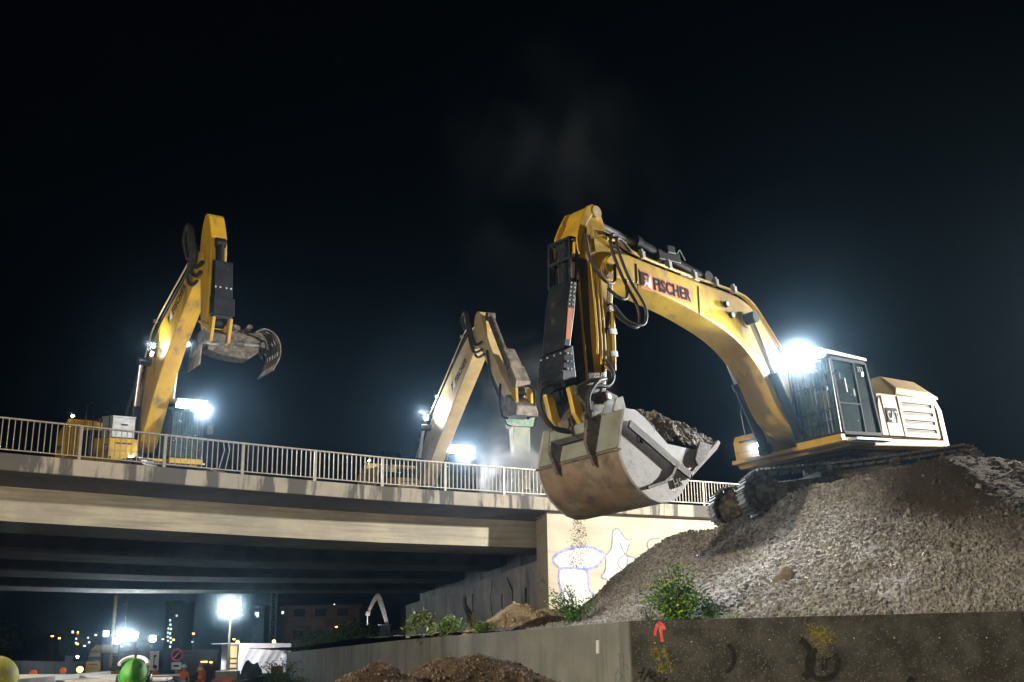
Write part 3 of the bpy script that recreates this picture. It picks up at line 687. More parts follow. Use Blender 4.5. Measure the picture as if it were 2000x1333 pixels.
def chaikin(p, n):
    for _ in range(n):
        q = []
        for i in range(len(p)):
            a, b = p[i], p[(i+1) % len(p)]; q += [(a[0]*.75+b[0]*.25, a[1]*.75+b[1]*.25), (a[0]*.25+b[0]*.75, a[1]*.25+b[1]*.75)]
        p = q
    return p
def machine(label, M, sc, uy, boom, boom_w, stick, stick_w, side, detail=True, paint=YEL, sidepaint=None, group='tracked excavators', pitch_fix=None, tail=False):
    sp = sidepaint or paint
    root = empty('excavator', (0, 0, 0), 0, label, 'excavator', group)
    root.matrix_world = M @ Matrix.Scale(sc, 4)
    crawler(root, uy, detail=detail, pitch_fix=pitch_fix)
    # revolving frame
    plate(root, 'revolving_frame', sp, [(-3.3, 1.38), (1.9, 1.32), (1.9, 1.42), (2.2, 1.42), (2.2, 1.52), (-3.3, 1.55)], -1.5, 1.5, bevel=.02)
    MB().box(-2.6, 1.2, -1.1, 1.1, 1.27, 1.375).build('belly_plate', DSTEEL, root)
    # counterweight
    cw = MB()
    sec = [(-3.05, -1.5), (-3.45, -1.45), (-3.75, -1.1), (-3.85, -.5), (-3.85, .5), (-3.75, 1.1), (-3.45, 1.45), (-3.05, 1.5)]
    if tail: sec = [(x-.62 if x < -3.1 else x-.1, y) for x, y in sec]; sec[1] = (-4.1, -1.5); sec[6] = (-4.1, 1.5)
    zt_ = 2.95 if tail else 2.72
    cw.add([(x, y, 1.33) for x, y in sec] + [(x*.995, y, 2.35) for x, y in sec] + [(x*.955+.03, y*.97, zt_ if x > -3.3 else zt_-(.45 if tail else 0)) for x, y in sec], [tuple(range(8))[::-1], (16, 17, 22, 23), (17, 18, 21, 22), (18, 19, 20, 21)] + [(i, (i+1) % 8, 8+(i+1) % 8, 8+i) for i in range(8)] + [(8+i, 8+(i+1) % 8, 16+(i+1) % 8, 16+i) for i in range(8)])
    cwo = cw.build('counterweight', sp, root, smooth=30, bevel=.03)
    # engine covers, left and right, with raised panels and louvre recesses
    for sd in (1, -1):
        y0, y1 = sorted((sd*1.08, sd*1.46))
        if sd == 1: body = [(.25, 1.56), (-3.0, 1.56), (-2.95, 2.66), (.05, 2.66), (.22, 2.3)]
        else: body = [(-1.45, 1.56), (-3.0, 1.56), (-2.95, 2.66), (-1.25, 2.66), (-1.40, 2.2)]
        plate(root, 'engine_cover', sp, body, y0, y1, bevel=.025)
        ys = sorted((sd*1.462, sd*1.492))
        if sd == 1:
            pans = [[(.20, 1.60), (-.12, 1.60), (-.02, 2.5), (.03, 2.58), (.13, 2.35)], [(-.15, 1.60), (-.92, 1.60), (-.85, 2.6), (-.1, 2.6)]]
        else:
            pans = [[(-1.5, 1.60), (-2.2, 1.60), (-2.2, 2.6), (-1.42, 2.6)]]
        for pp in pans: plate(root, 'door_panel', sp, pp, *ys, bevel=.01)
        x0, x1 = (-.97, -2.92) if sd == 1 else (-2.25, -2.92)
        # louvre door: frame strips round slots, grille slats behind
        dr = MB(); zs = [1.60, 1.72, 1.82, 1.94, 2.04, 2.16, 2.26, 2.38, 2.48, 2.62]
        for i in range(0, 9, 2): dr.box(x1, x0, *ys, zs[i], zs[i+1])
        for i in range(1, 9, 2): dr.box(x1, x1+.14, *ys, zs[i], zs[i+1]); dr.box(x0-.14, x0, *ys, zs[i], zs[i+1])
        dro = dr.build('louvre_door', sp, root)
        for i in range(1, 9, 2):
            sl = MB()
            for k in range(3): z = zs[i]+.02+(zs[i+1]-zs[i]-.03)*k/2.; sl.box(x1+.14, x0-.14, *sorted((sd*1.463, sd*1.475)), z-.004, z+.010)
            sl.build('grille', DSTEEL if False else mat_grille, dro)
    # hood: bevelled engine bonnet
    hd = MB(); h = [(-1.46, 2.67), (-1.43, 2.70 if tail else 2.86), (-1.08, 2.78 if tail else 3.24), (1.08, 2.78 if tail else 3.24), (1.43, 2.70 if tail else 2.86), (1.46, 2.67)]
    hd.add([(-1.12 if z > 2.7 else -.95, y, z) for y, z in h] + [(-2.95, y, z-.04) for y, z in h] + [(-3.5, y*.97, z*.0+2.67+(z-2.67)*.45) for y, z in h],
           [tuple(range(6)), tuple(range(17, 11, -1))] + [(i, i+1, 7+i, 6+i) for i in range(5)] + [(6+i, 7+i, 13+i, 12+i) for i in range(5)] + [(0, 6, 7+4+0, 5), (6, 12, 17, 11)])
    hdo = hd.build('bonnet', sp, root, bevel=.03)
    lid = None if tail else MB().box(-2.80, -2.76, -1.0, 1.0, 3.205, 3.235).box(-2.66, -2.62, -1.0, 1.0, 3.21, 3.24).build('bonnet_rib', sp, hdo)
    tank = MB().box(-.6, .2, -.55, 1.05, 1.56, 2.5).box(-1.2, -.3, -1.45, -.6, 1.56, 2.45).build('machinery_casing', BLK, root, bevel=.03)
    MB().cyl((-1.6, -.75, 2.5), (-1.6, -.75, 2.95 if tail else 3.42), .09, 14).build('exhaust_pipe', BLK, root, smooth=40)
    MB().box(-1.3, -.75, -1.42, -.7, 2.45, 2.75).build('fuel_tank', paint, root, bevel=.03)
    # right front box with steps
    rb = plate(root, 'front_box', paint, [(.35, 1.55), (1.95, 1.36), (2.0, 1.5), (2.0, 1.98), (1.9, 2.12), (.35, 2.14)], -1.5, -.58, bevel=.03)
    MB().box(2.001, 2.02, -1.32, -.78, 1.93, 1.975).build('grab_slot', BLK, rb)
    MB().box(2.001, 2.012, -1.47, -.6, 1.70, 1.708).build('seam', BLK, rb)
    # handrails on the right
    for a in ([(1.5, -1.42, 2.1), (1.45, -1.42, 2.9), (.75, -1.42, 2.95), (.55, -1.42, 2.1)], [(-.2, -1.42, 2.45), (-.25, -1.42, 3.3), (-.95, -1.42, 3.33), (-1.05, -1.42, 2.7)], [(-.2, -.7, 2.45), (-.25, -.7, 3.3), (-.95, -.7, 3.33)]): MB().tube(spline(a, 4), .018, 6).build('handrail', BLK, root, smooth=40)
    # ---- cab
    x0, x1, yl, yr, zb, zt = .38, 2.14, 1.52, .48, 1.60, 3.36
    cab = MB()
    post = lambda a, b, w=.09: cab.bar(a, b, w)
    A = [(x1, yl, zb), (x1-.08, yl-.02, zt)]; B = [(x1, yr, zb), (x1-.08, yr+.02, zt)]; Cc = [(x0, yl, zb), (x0+.05, yl-.03, zt-.02)]; D = [(x0, yr, zb), (x0+.05, yr+.03, zt-.02)]
    for P_ in (A, B, Cc, D): post(*P_)
    mL = [(1.12, yl, zb), (1.02, yl-.02, zt-.03)]; post(*mL, .07); mR = [(1.2, yr, zb), (1.15, yr, zt-.03)]; post(*mR, .07)
    for i in (0, 1):
        post(A[i], B[i], .08); post(Cc[i], D[i], .08); post(A[i], Cc[i], .09); post(B[i], D[i], .09)
    post((x1-.03, yl, 2.3), (1.08, yl, 2.3), .05)
    cabo = cab.build('cab', CABB, root, bevel=.015)
    MB().box(x0+.05, x1-.05, yr+.03, yl-.03, zb-.02, zb+.05).build('cab_floor', BLK, cabo)
    MB().box(x0+.06, x0+.10, yr+.05, yl-.05, zb, zb+.9).build('cab_rear_wall', BLK, cabo)
    g = []
    def pane(a, b, c, d, nm='pane'): MB().add([a, b, c, d], [(0, 1, 2, 3)]).build(nm, GLASS, cabo)
    e = .012
    pane((x1-.0, yl-.04, zb+.04), (x1, yr+.04, zb+.04), (x1-.08, yr+.05, zt-.04), (x1-.08, yl-.05, zt-.04))
    pane((x1-.04, yl+e, zb+.04), (1.14, yl+e, zb+.04), (1.09, yl+e, 2.27), (x1-.06, yl+e, 2.27))
    pane((x1-.06, yl+e, 2.33), (1.09, yl+e, 2.33), (1.05, yl-.01, zt-.05), (x1-.1, yl-.01, zt-.05))
    pane((1.10, yl+e, zb+.04), (x0+.05, yl+e, zb+.04), (x0+.09, yl-.01, zt-.06), (1.02, yl-.01, zt-.06))
    pane((x1-.04, yr-e, zb+.04), (1.24, yr-e, zb+.04), (1.19, yr-e, zt-.05), (x1-.1, yr-e, zt-.05))
    pane((x0-.01, yl-.06, zb+.9), (x0-.01, yr+.06, zb+.9), (x0+.04, yr+.06, zt-.05), (x0+.04, yl-.06, zt-.05))
    MB().box(.75, 1.15, .75, 1.25, zb+.05, zb+.5).box(.62, .78, .75, 1.25, zb+.45, zb+1.2).build('seat', BLK, cabo, bevel=.04)
    MB().bar((1.72, .85, zb+.05), (1.62, .85, zb+.75), .05).bar((1.72, 1.15, zb+.05), (1.62, 1.15, zb+.75), .05).box(1.5, 1.6, .66, .72, zb+.9, zb+1.15).build('controls', DSTEEL, cabo)
    # bar guard in front of the windscreen and roof guard
    gd = MB(); gx = x1+.13
    for k in range(12):
        y = yr-.02+(yl-yr+.04)*k/11; gd.bar((gx, y, zb+.02), (gx-.10, y, zt-.02), .018 if 0 < k < 11 else .035)
    for z in (zb+.02, zb+.30, zb+.58, zb+1.15, zt-.04): gd.bar((gx-.1*(z-zb)/1.76, yr-.04, z), (gx-.1*(z-zb)/1.76, yl+.04, z), .03)
    gd.build('front_guard', BLK, cabo)
    rf = MB().add([(x1+.32, yr-.02, zt+.10), (x1+.32, yl+.02, zt+.10), (x0-.06, yl+.02, zt+.04), (x0-.06, yr-.02, zt+.04), (x1+.32, yr-.02, zt+.22), (x1+.32, yl+.02, zt+.22), (x0-.06, yl+.02, zt+.12), (x0-.06, yr-.02, zt+.12)],
        [(0,3,2,1), (4,5,6,7), (0,1,5,4), (1,2,6,5), (2,3,7,6), (3,0,4,7)])
    rfo = rf.build('roof_guard', SILV, cabo, bevel=.02)
    bb = MB().prism([(x1+.02, 1.36), (x1+.2, 1.40), (x1+.22, 1.57), (x1+.02, 1.58)], yr-.06, yl+.05).build('cab_base_beam', paint, root, bevel=.02)
    MB().box(x1-1.75, x1-.1, yl+.03, yl+.26, 1.40, 1.46).build('running_board', SILV, root, bevel=.01)
    mr = MB().tube(spline([(x1, yl+.03, 2.95), (x1+.12, yl+.24, 2.98), (x1+.14, yl+.26, 2.75)], 4), .014, 6).box(x1+.08, x1+.13, yl+.16, yl+.36, 2.45, 2.78)
    mr.build('mirror', BLK, root, bevel=.01)
    # ---- boom
    y = boom_w/2; boom = chaikin(boom, 2)
    bo = plate(root, 'boom', paint, boom, -y, y, bevel=.03)
    tw = stick_w/2
    so_ = plate(root, 'stick', paint, chaikin(stick, 1), -tw, tw, bevel=.03)
    return root, bo, so_
mat_grille = mat('dark_grille', (.10, .09, .075), None, .7)

def fischer(root, parent, O, X, Y, h, dark=NAVY, label=None, field=ORANGE):
    """Company sticker: orange field, dark F with white arrow, then the lettering FISCHER."""
    X = Vector(X).normalized(); Y = Vector(Y); Y = (Y-X*Y.dot(X)).normalized(); N = X.cross(Y); O = Vector(O)
    P = lambda a, b, e=0: O + X*a*h + Y*b*h + N*e
    st = MB()
    # orange outline band follows the logo square and the word
    st.add([P(-.06, -.12, .004), P(1.12, -.12, .004), P(1.12, 1.12, .004), P(-.06, 1.12, .004)], [(0, 1, 2, 3)])
    st.add([P(1.121, -.03, .004), P(5.30, -.03, .004), P(5.30, .94, .004), P(1.121, .94, .004)], [(0, 1, 2, 3)])
    s = st.build('sticker', field, parent, label=label)
    MB().add([P(0, 0, .008), P(.28, .26, .008), P(.30, .50, .008), P(.58, .56, .008), P(.34, .70, .008), P(.34, .80, .008), P(.70, .80, .008), P(.80, 1.0, .008), P(0, 1.0, .008)], [(0, 1, 2, 3, 4, 5, 6, 7, 8)]).build('emblem', dark, s)
    MB().add([P(.18, 0, .010), P(.52, .26, .010), P(.62, .10, .010), P(.98, -.02, .010), P(.98, .96, .010), P(.74, .72, .010), P(.70, .40, .010), P(.44, .44, .010)], [(0, 1, 2, 7), (2, 3, 4, 5, 6, 7)]).build('emblem', WHITE, s)
    text_on('lettering', 'FISCHER', dark, s, P(1.22, .08, .005), X, Y, h*1.12, .034, .0015, sx=.80)
    return s
def cat_logo(parent, O, X, Y, h):
    X = Vector(X).normalized(); Y = Vector(Y).normalized(); N = X.cross(Y); O = Vector(O)
    P = lambda a, b, e=0: O + X*a*h + Y*b*h + N*e
    b = MB().add([P(-.08, -.15, .004), P(1.75, -.15, .004), P(1.95, .1, .004), P(1.95, .85, .004), P(1.75, 1.05, .004), P(-.08, 1.05, .004)], [tuple(range(6))]).build('badge', NAVY, parent)
    text_on('lettering', 'CAT', WHITE, b, P(0, .05, .005), X, Y, h*1.05, .03, .002, sx=.85)
    MB().add([P(.55, -.12, .012), P(1.15, -.12, .012), P(.85, .36, .012)], [(0, 1, 2)]).build('triangle', YEL, b)
    MB().add([P(1.45, -.14, .007), P(1.74, -.14, .007), P(1.93, .1, .007), P(1.93, .5, .007), P(1.7, .3, .007)], [(0, 1, 2, 3, 4)]).build('red_corner', RED, b)

# ---------------------------------------------------------------- excavator 1 (on the heap)
boom1 = [(1.15, 1.75), (1.6, 1.72), (2.45, 2.0), (2.85, 2.5), (3.08, 3.1), (3.55, 3.68), (4.25, 4.10), (5.2, 4.40), (5.8, 4.56), (7.2, 4.83), (7.75, 4.86), (8.2, 4.95), (8.3, 5.1), (8.1, 5.38), (7.6, 5.48), (7.25, 5.42), (5.42, 5.2), (3.59, 5.02), (3.05, 4.80), (2.62, 4.36), (2.12, 3.68), (1.5, 2.8), (1.05, 2.1)]
stick1 = [(8.78, 2.30), (9.16, 2.30), (9.22, 2.55), (9.08, 3.9), (8.98, 4.8), (8.94, 5.4), (8.84, 5.75), (8.60, 6.05), (8.44, 6.34), (8.28, 6.46), (8.12, 6.42), (8.02, 6.26), (7.97, 5.9), (7.88, 5.5), (7.98, 4.7), (8.25, 3.9), (8.55, 3.1)]
e1, b1, s1 = machine('yellow excavator on top of the gravel heap holding a huge loaded bucket', M1, 1.0, UY, boom1, .72, stick1, .56, 1, sidepaint=FLOODYEL)
S1 = e1
def loc1(px, py, yl):
    Mi = M1.inverted(); o = Mi @ CAM; d = Mi.to_3x3() @ ray(px, py); return o + d*((yl-o.y)/d.y)
# boom details
fischer(e1, b1, loc1(1253, 560, .364), loc1(1352, 592, .364)-loc1(1253, 560, .364), (0, 0, 1), .34)
seam = MB()
for x in (1243, 1364): 
    a = loc1(x, 516 if x < 1300 else 560, .366); b = loc1(x+3, 568 if x < 1300 else 618, .366); seam.bar(a, b, .012)
seam.build('weld_seam', BLK, b1)
for yy in (.37, -.37):
    sd = 1 if yy > 0 else -1
    MB().cyl((3.45, 0, 4.45), (3.45, sd*.40, 4.45), .19, 20).build('pivot_boss', YEL, b1, smooth=40); MB().cyl((3.45, sd*.40, 4.45), (3.45, sd*.66, 4.45), .13, 20).build('pivot_pin', BLK, b1, smooth=40)
    rod(e1, (2.22, sd*.50, 1.62), (3.45, sd*.50, 4.45), .55, .12, .07)
for x, z in ((4.16, 4.74), (4.02, 4.50)):
    o = MB().cyl((x, .36, z), (x, .43, z), .075, 16).build('boom_lamp', BLK, b1, smooth=40); MB().cyl((x, .431, z), (x, .437, z), .062, 16).build('lens', WHITE, o)
# pipes along the top of the boom
tops = [(8.0, 5.75), (7.6, 5.72), (7.0, 5.52), (5.42, 5.32), (3.59, 5.14), (2.95, 4.95), (2.5, 4.5), (2.0, 3.9)]
for k, (yy, dz, rr) in enumerate(((.30, 0, .035), (.20, .07, .03), (.10, 0, .035), (-.02, .05, .025), (-.15, .0, .035), (-.26, .03, .03))):
    MB().tube(spline([(x, yy, z+dz) for x, z in tops], 5), rr, 8).build('hydraulic_pipe', YEL, b1, smooth=50)
for x, z in ((6.9, 5.52), (6.0, 5.42), (5.1, 5.30), (4.3, 5.24), (3.6, 5.16)):
    MB().box(x-.05, x+.05, .22, .36, z-.06, z+.10).box(x-.03, x+.03, .25, .33, z+.1, z+.16).build('pipe_clamp', SILV, b1, bevel=.008)
MB().cyl((5.6, .25, 5.32), (4.9, .25, 5.26), .055, 14).build('pipe_muffler', CHROME, b1, smooth=40)
# hoses between boom and stick
def hoses(root, runs, r=.045, name='hose'):
    for l in runs: MB().tube(spline(l, 8), r, 9).build(name, RUBBER, root, smooth=60)
hoses(e1, [
 [(7.35, .36, 5.55), (7.75, .42, 5.75), (7.95, .50, 5.5), (7.75, .52, 4.85), (7.35, .50, 4.3), (7.45, .48, 3.92), (7.9, .42, 3.95), (8.2, .38, 4.25)],
 [(7.3, .30, 5.62), (7.8, .34, 5.86), (8.05, .42, 5.5), (7.85, .46, 4.8), (7.5, .44, 4.25), (7.62, .42, 3.85), (8.05, .38, 4.0), (8.3, .34, 4.3)],
 [(8.75, .36, 5.7), (8.78, .44, 5.1), (8.5, .48, 4.72), (8.15, .44, 4.75), (7.98, .38, 5.15)],
 [(8.3, .36, 4.62), (8.1, .46, 4.42), (7.85, .46, 4.45), (7.75, .42, 4.85)]], .034)
# stick rear cylinder lying over the boom
rod(e1, (4.3, 0, 5.42), (8.22, 0, 6.28), .62, .15, .07)
MB().box(5.3, 6.1, -.16, .16, 5.62, 5.88).box(5.5, 5.8, -.1, .2, 5.8, 6.0).build('valve_block', BLK, e1, bevel=.03)
MB().bar((5.05, .1, 5.75), (5.2, .1, 5.98), .02).bar((5.2, .1, 5.98), (5.35, .1, 5.85), .02).build('bracket', SILV, e1)
MB().cyl((8.22, -.34, 6.28), (8.22, .34, 6.28), .13, 20).build('pivot_pin', YELD, s1, smooth=40)
# raised cheek plates on the stick head
SHADE_GREASE = mat('shaded_greasy_steel', (.030, .020, .012), (.055, .036, .020), .6, .1, 4, .3, 30, spec=.3)  # grease brown with shade put into the colour; lettering uses it too
for sd in (1, -1):
    ys = sorted((sd*.281, sd*.33))
    plate(s1, 'cheek_plate', YEL, chaikin([(8.10, 6.40), (8.42, 6.44), (8.66, 6.16), (8.97, 5.7), (9.0, 5.25), (8.90, 5.25), (8.84, 5.6), (8.55, 6.02), (8.32, 6.24), (8.1, 6.24)], 1), *ys, bevel=.012)
    plate(s1, 'recess_shade_strip', SHADE_GREASE, [(8.06, 4.75), (8.14, 4.78), (8.42, 3.9), (8.72, 3.1), (8.93, 2.45), (8.86, 2.42), (8.64, 3.08), (8.33, 3.88)], *sorted((sd*.2805, sd*.284)))  # dark strip standing in for the shaded recess along the rear edge
    MB().cyl((8.15, sd*.28, 5.02), (8.15, sd*.35, 5.02), .17, 22).build('pivot_boss', YELD, s1, smooth=40)
MB().add([(9.02, -.25, 5.3), (9.02, .25, 5.3), (9.16, .25, 3.7), (9.245, .25, 2.5), (9.245, -.25, 2.5), (9.16, -.25, 3.7)], [(0, 1, 2, 5), (5, 2, 3, 4)]).build('shaded_front_sheet', SHADE_GREASE, s1)  # dark sheet: shade behind the guard, and dirt, painted on
MB().add([(8.70, .2835, 5.2), (8.97, .2835, 5.2), (9.12, .2835, 3.7), (9.2, .2835, 2.5), (9.03, .2835, 2.5), (8.93, .2835, 3.7)], [(0, 1, 2, 5), (5, 2, 3, 4)]).build('shade_and_grease_stain', SHADE_GREASE, s1)  # dark side band: shade next to the guard, and dirt, as colour
plate(e1, 'stick_box', YEL, [(8.5, 5.9), (8.62, 5.9), (8.66, 5.35), (8.54, 5.35)], .29, .40, bevel=.015)
# pipework on the stick side
for k, (a, b, rr) in enumerate((((8.22, 4.3), (8.38, 3.3), .05), ((8.45, 5.0), (8.62, 3.4), .028), ((8.55, 5.0), (8.72, 3.4), .024), ((8.66, 5.2), (8.80, 3.6), .02))):
    MB().tube(spline([(a[0], .33, a[1]), ((a[0]+b[0])/2, .34, (a[1]+b[1])/2), (b[0], .33, b[1]), (b[0]+.12, .36, b[1]-.4)], 5), rr, 8).build('hydraulic_pipe', YEL, s1, smooth=50)
for z in (4.2, 3.72, 3.25): MB().box(8.16+(4.3-z)*.16, 8.32+(4.3-z)*.16, .29, .40, z-.07, z+.05).build('pipe_clamp', SILV, s1, bevel=.01)
MB().cyl((8.55, .29, 3.05), (8.55, .35, 3.05), .14, 20).build('cover_disc', YELD, s1, smooth=40)
MB().add([(8.12, .285, 3.9), (8.42, .285, 3.75), (8.62, .285, 2.95), (8.42, .285, 3.05)], [(0, 1, 2, 3)]).build('warning_sticker', mat('pale_yellow_sticker', (.72, .62, .22), None, .6), s1)
# front cylinder under its black guard
rod(e1, (9.0, 0, 5.5), (9.68, 0, 2.45), .8, .12, .08)
gd1 = plate(e1, 'cylinder_guard', BLK, [(9.10, 4.78), (9.31, 4.70), (9.51, 4.21), (9.79, 3.27), (9.60, 3.30), (9.30, 4.1)], -.29, .29, bevel=.02)
gd2 = plate(e1, 'cylinder_guard', BLK, [(9.56, 3.34), (9.84, 3.22), (10.0, 2.66), (9.92, 2.5), (9.60, 2.62)], -.33, .33, bevel=.02)
fr1 = MB()
for yy in (.28, -.28):
    fr1.bar((8.90, yy, 5.62), (9.12, yy, 4.70), .06); fr1.bar((9.13, yy, 5.62), (9.32, yy, 4.66), .06)
for z, x0_, x1_ in ((5.6, 8.90, 9.13), (5.15, 9.02, 9.24)):
    fr1.bar((x1_, -.28, z), (x1_, .28, z), .06); fr1.bar((x0_, .28, z), (x1_, .28, z), .05); fr1.bar((x0_, -.28, z), (x1_, -.28, z), .05)
fr1.build('guard_frame', BLK, e1, bevel=.01)
BLOOM = []
def bolts(root, pts, n, r=.022):
    m = MB(); n = Vector(n).normalized()
    for p in pts: p = Vector(p); m.cyl(p, p+n*.02, r, 8)
    m.build('bolt', SILV, root)
fn = Vector((.97, 0, .25))
bolts(gd1, [(9.21+k+(4.62-z)*.35, .29, z) for z in (4.62, 4.53, 4.44, 4.35, 4.26, 4.17) for k in (0, .09)], (0, 1, 0), .02)
bolts(gd2, [(9.66+k*.09+(3.15-z)*.2, .33, z) for z in (3.15, 3.0, 2.85) for k in (0, 1)], (0, 1, 0), .022)
bolts(gd2, [(9.85, yy, 3.16) for yy in (-.26, -.09, .09, .26)], fn)
MB().box(9.86, 9.92, -.33, .33, 2.98, 3.0).box(9.90, 9.98, -.33, .33, 2.80, 2.82).build('guard_step', BLK, gd2)
sk = MB().add([(9.36, .293, 4.10), (9.50, .293, 4.10), (9.70, .293, 3.45), (9.56, .293, 3.45)], [(0, 1, 2, 3)]).build('sticker', ORANGE, gd1)
text_on('lettering', 'TOBSCHALL', NAVY, sk, (9.39, .295, 4.08), (.28, 0, -.96), (.96, 0, .28), .11, .004, .001, sx=.92)
# linkage
hoses(e1, [[(9.95, .1, 2.62), (10.35, .1, 2.55), (10.5, .1, 2.15), (10.25, .1, 1.80), (9.85, .12, 1.72)], [(9.95, .2, 2.58), (10.42, .2, 2.48), (10.55, .2, 2.1), (10.28, .2, 1.74), (9.85, .2, 1.66)],
 [(8.72, .36, 3.1), (8.6, .42, 2.8), (8.85, .46, 2.55), (9.3, .46, 2.5), (9.55, .42, 2.2), (9.4, .36, 1.75)], [(8.8, .40, 2.7), (9.2, .5, 2.6), (9.5, .48, 2.3), (9.45, .42, 1.9), (9.2, .4, 1.75)]], .038)
lk = MB()
for yy in (.30, -.30):
    lk.prism([(9.66, 2.55), (9.86, 2.50), (9.80, 2.0), (9.55, 1.62), (9.38, 1.70), (9.58, 2.1)], yy-.05, yy+.05)
lk.cyl((9.45, -.42, 1.76), (9.45, .42, 1.76), .17, 18)
lk.build('bucket_link', YEL, e1, bevel=.02)
lk = MB()
for yy in (.40, -.40): lk.prism([(9.1, 2.75), (8.9, 2.70), (9.45, 2.05), (9.78, 2.35), (9.74, 2.50)], yy-.04, yy+.04)
lk.build('rocker_link', DSTEEL, e1, bevel=.01)
cp = MB().prism([(8.55, 2.38), (9.0, 2.52), (9.25, 2.25), (9.65, 1.95), (9.62, 1.65), (9.0, 1.55), (8.6, 1.75), (8.45, 2.05)], -.42, .42)
cp.cyl((8.95, -.50, 2.32), (8.95, .50, 2.32), .12, 18).cyl((8.75, -.48, 1.95), (8.75, .48, 1.95), .15, 18)
cp.build('quick_coupler', DSTEEL, e1, bevel=.03)
MB().cyl((8.95, .50, 2.32), (8.95, .54, 2.32), .06, 14).cyl((8.86, .49, 2.12), (8.86, .56, 2.12), .05, 14).build('pin_cap', SILV, e1, smooth=40)
# ---- bucket (its own thing: held by the coupler)
bk = empty('excavator_bucket', (0, 0, 0), 0, 'huge grey green bucket with rusty round shell, heaped with soil, hanging from the coupler', 'bucket')
bk.matrix_world = M1
side = [(9.22, 1.96), (9.53, 1.22), (9.52, 1.02), (9.44, .80), (9.30, .60), (9.10, .42), (8.88, .28), (8.62, .20), (8.35, .20), (8.1, .26), (7.88, .38), (7.42, .76), (6.38, 1.36), (6.62, 1.22), (7.35, 1.22), (8.09, 1.31), (8.39, 1.56), (8.67, 1.80), (8.92, 1.94)]
W = 1.06
for sd in (1, -1):
    ys = sorted((sd*W, sd*(W-.05)))
    sp_ = plate(bk, 'side_plate', BUCKS, side, *ys, bevel=.008)
    ys2 = sorted((sd*(W+.003), sd*(W+.06)))
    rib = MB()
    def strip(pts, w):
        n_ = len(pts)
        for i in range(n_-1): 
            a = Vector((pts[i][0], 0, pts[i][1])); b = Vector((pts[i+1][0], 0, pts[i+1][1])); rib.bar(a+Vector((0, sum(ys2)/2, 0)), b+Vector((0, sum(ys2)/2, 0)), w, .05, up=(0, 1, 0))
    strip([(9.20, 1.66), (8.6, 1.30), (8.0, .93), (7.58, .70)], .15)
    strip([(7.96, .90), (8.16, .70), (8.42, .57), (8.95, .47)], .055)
    rib.build('side_rib', SHADE_GREASE, sp_)  # rib widened and darkened so that its shadow is in the colour
    wp = plate(bk, 'wear_plate', DSTEEL, [(6.72, 1.30), (7.12, 1.36), (7.36, 1.02), (7.30, .88), (6.98, 1.04)], *ys2, bevel=.01)
sh = MB(); shp = side[1:13]; n = len(shp)
inn = [(x*.0+8.4+(x-8.4)*.965, 1.1+(z-1.1)*.955) for x, z in shp]
for i in range(n-1):
    (xa, za), (xb, zb_) = shp[i], shp[i+1]
sh.add([(x, -W+.05, z) for x, z in shp]+[(x, W-.05, z) for x, z in shp]+[(x, -W+.05, z) for x, z in inn]+[(x, W-.05, z) for x, z in inn],
       [(i, i+1, n+i+1, n+i) for i in range(n-1)]+[(2*n+i, 3*n+i, 3*n+i+1, 2*n+i+1) for i in range(n-1)])
sh.build('shell', BUCKR, bk, smooth=50)
MB().prism([(9.22, 1.96), (9.54, 1.24), (9.46, 1.20), (9.15, 1.92)], -W+.05, W-.05).prism([(8.95, 1.93), (9.22, 1.96), (9.15, 1.86), (8.95, 1.86)], -W+.05, W-.05).build('back_plate', BUCKG, bk, bevel=.01)
MB().box(0, .05, -W-.01, W+.01, 0, .035, Matrix.Translation((9.51, 0, 1.17))).build('weld_bead', DSTEEL, bk)
MB().prism([(6.36, 1.37), (6.5, 1.24), (7.5, .68), (7.52, .76), (6.42, 1.42)], -W-.02, W+.02).build('cutting_edge', mat('worn_edge_steel', (.24, .22, .20), (.16, .15, .13), .6, .2, 3, spec=.3), bk, bevel=.006)
for yy in (.46, -.46):
    MB().prism([(9.1, 1.98), (9.64, 1.86), (9.78, 1.42), (9.62, .98), (9.5, 1.1), (9.45, 1.3)], yy-.035, yy+.035).build('bracket_ear', DSTEEL, bk, bevel=.01)
MB().prism([(9.15, 2.0), (9.7, 1.80), (9.74, 1.62), (9.5, 1.55), (9.1, 1.85)], -.44, .44).build('coupler_plate', BUCKG, bk, bevel=.02)
MB().prism([(8.95, 2.25), (9.15, 2.2), (9.3, 1.95), (8.9, 1.9)], .55, .60).prism([(8.95, 2.25), (9.15, 2.2), (9.3, 1.95), (8.9, 1.9)], .80, .85).build('lifting_ear', BUCKG, bk, bevel=.008)
_h = loc1(1317, 954, W+.01); _h2 = loc1(1340, 946, W+.01); _h3 = loc1(1310, 934, W+.01)
text_on('lettering', 'HS', SHADE_GREASE, bk, _h, _h2-_h, _h3-_h, .22, .02, .01, sx=1.0)
if False: text_on('lettering', 'HS', DSTEEL, bk, (7.95, W+.01, .42), (-.75, 0, -.45) if False else (-.80, 0, .12), (.35, 0, -.9) if False else (.30, 0, .95), .24, .012, .012, sx=.9)
text_on('lettering', 'LR', SHADE_GREASE, bk, (9.03, W+.01, 1.32), (-1, 0, -.12), (0, 0, 1), .19, .006, .012, sx=.8)
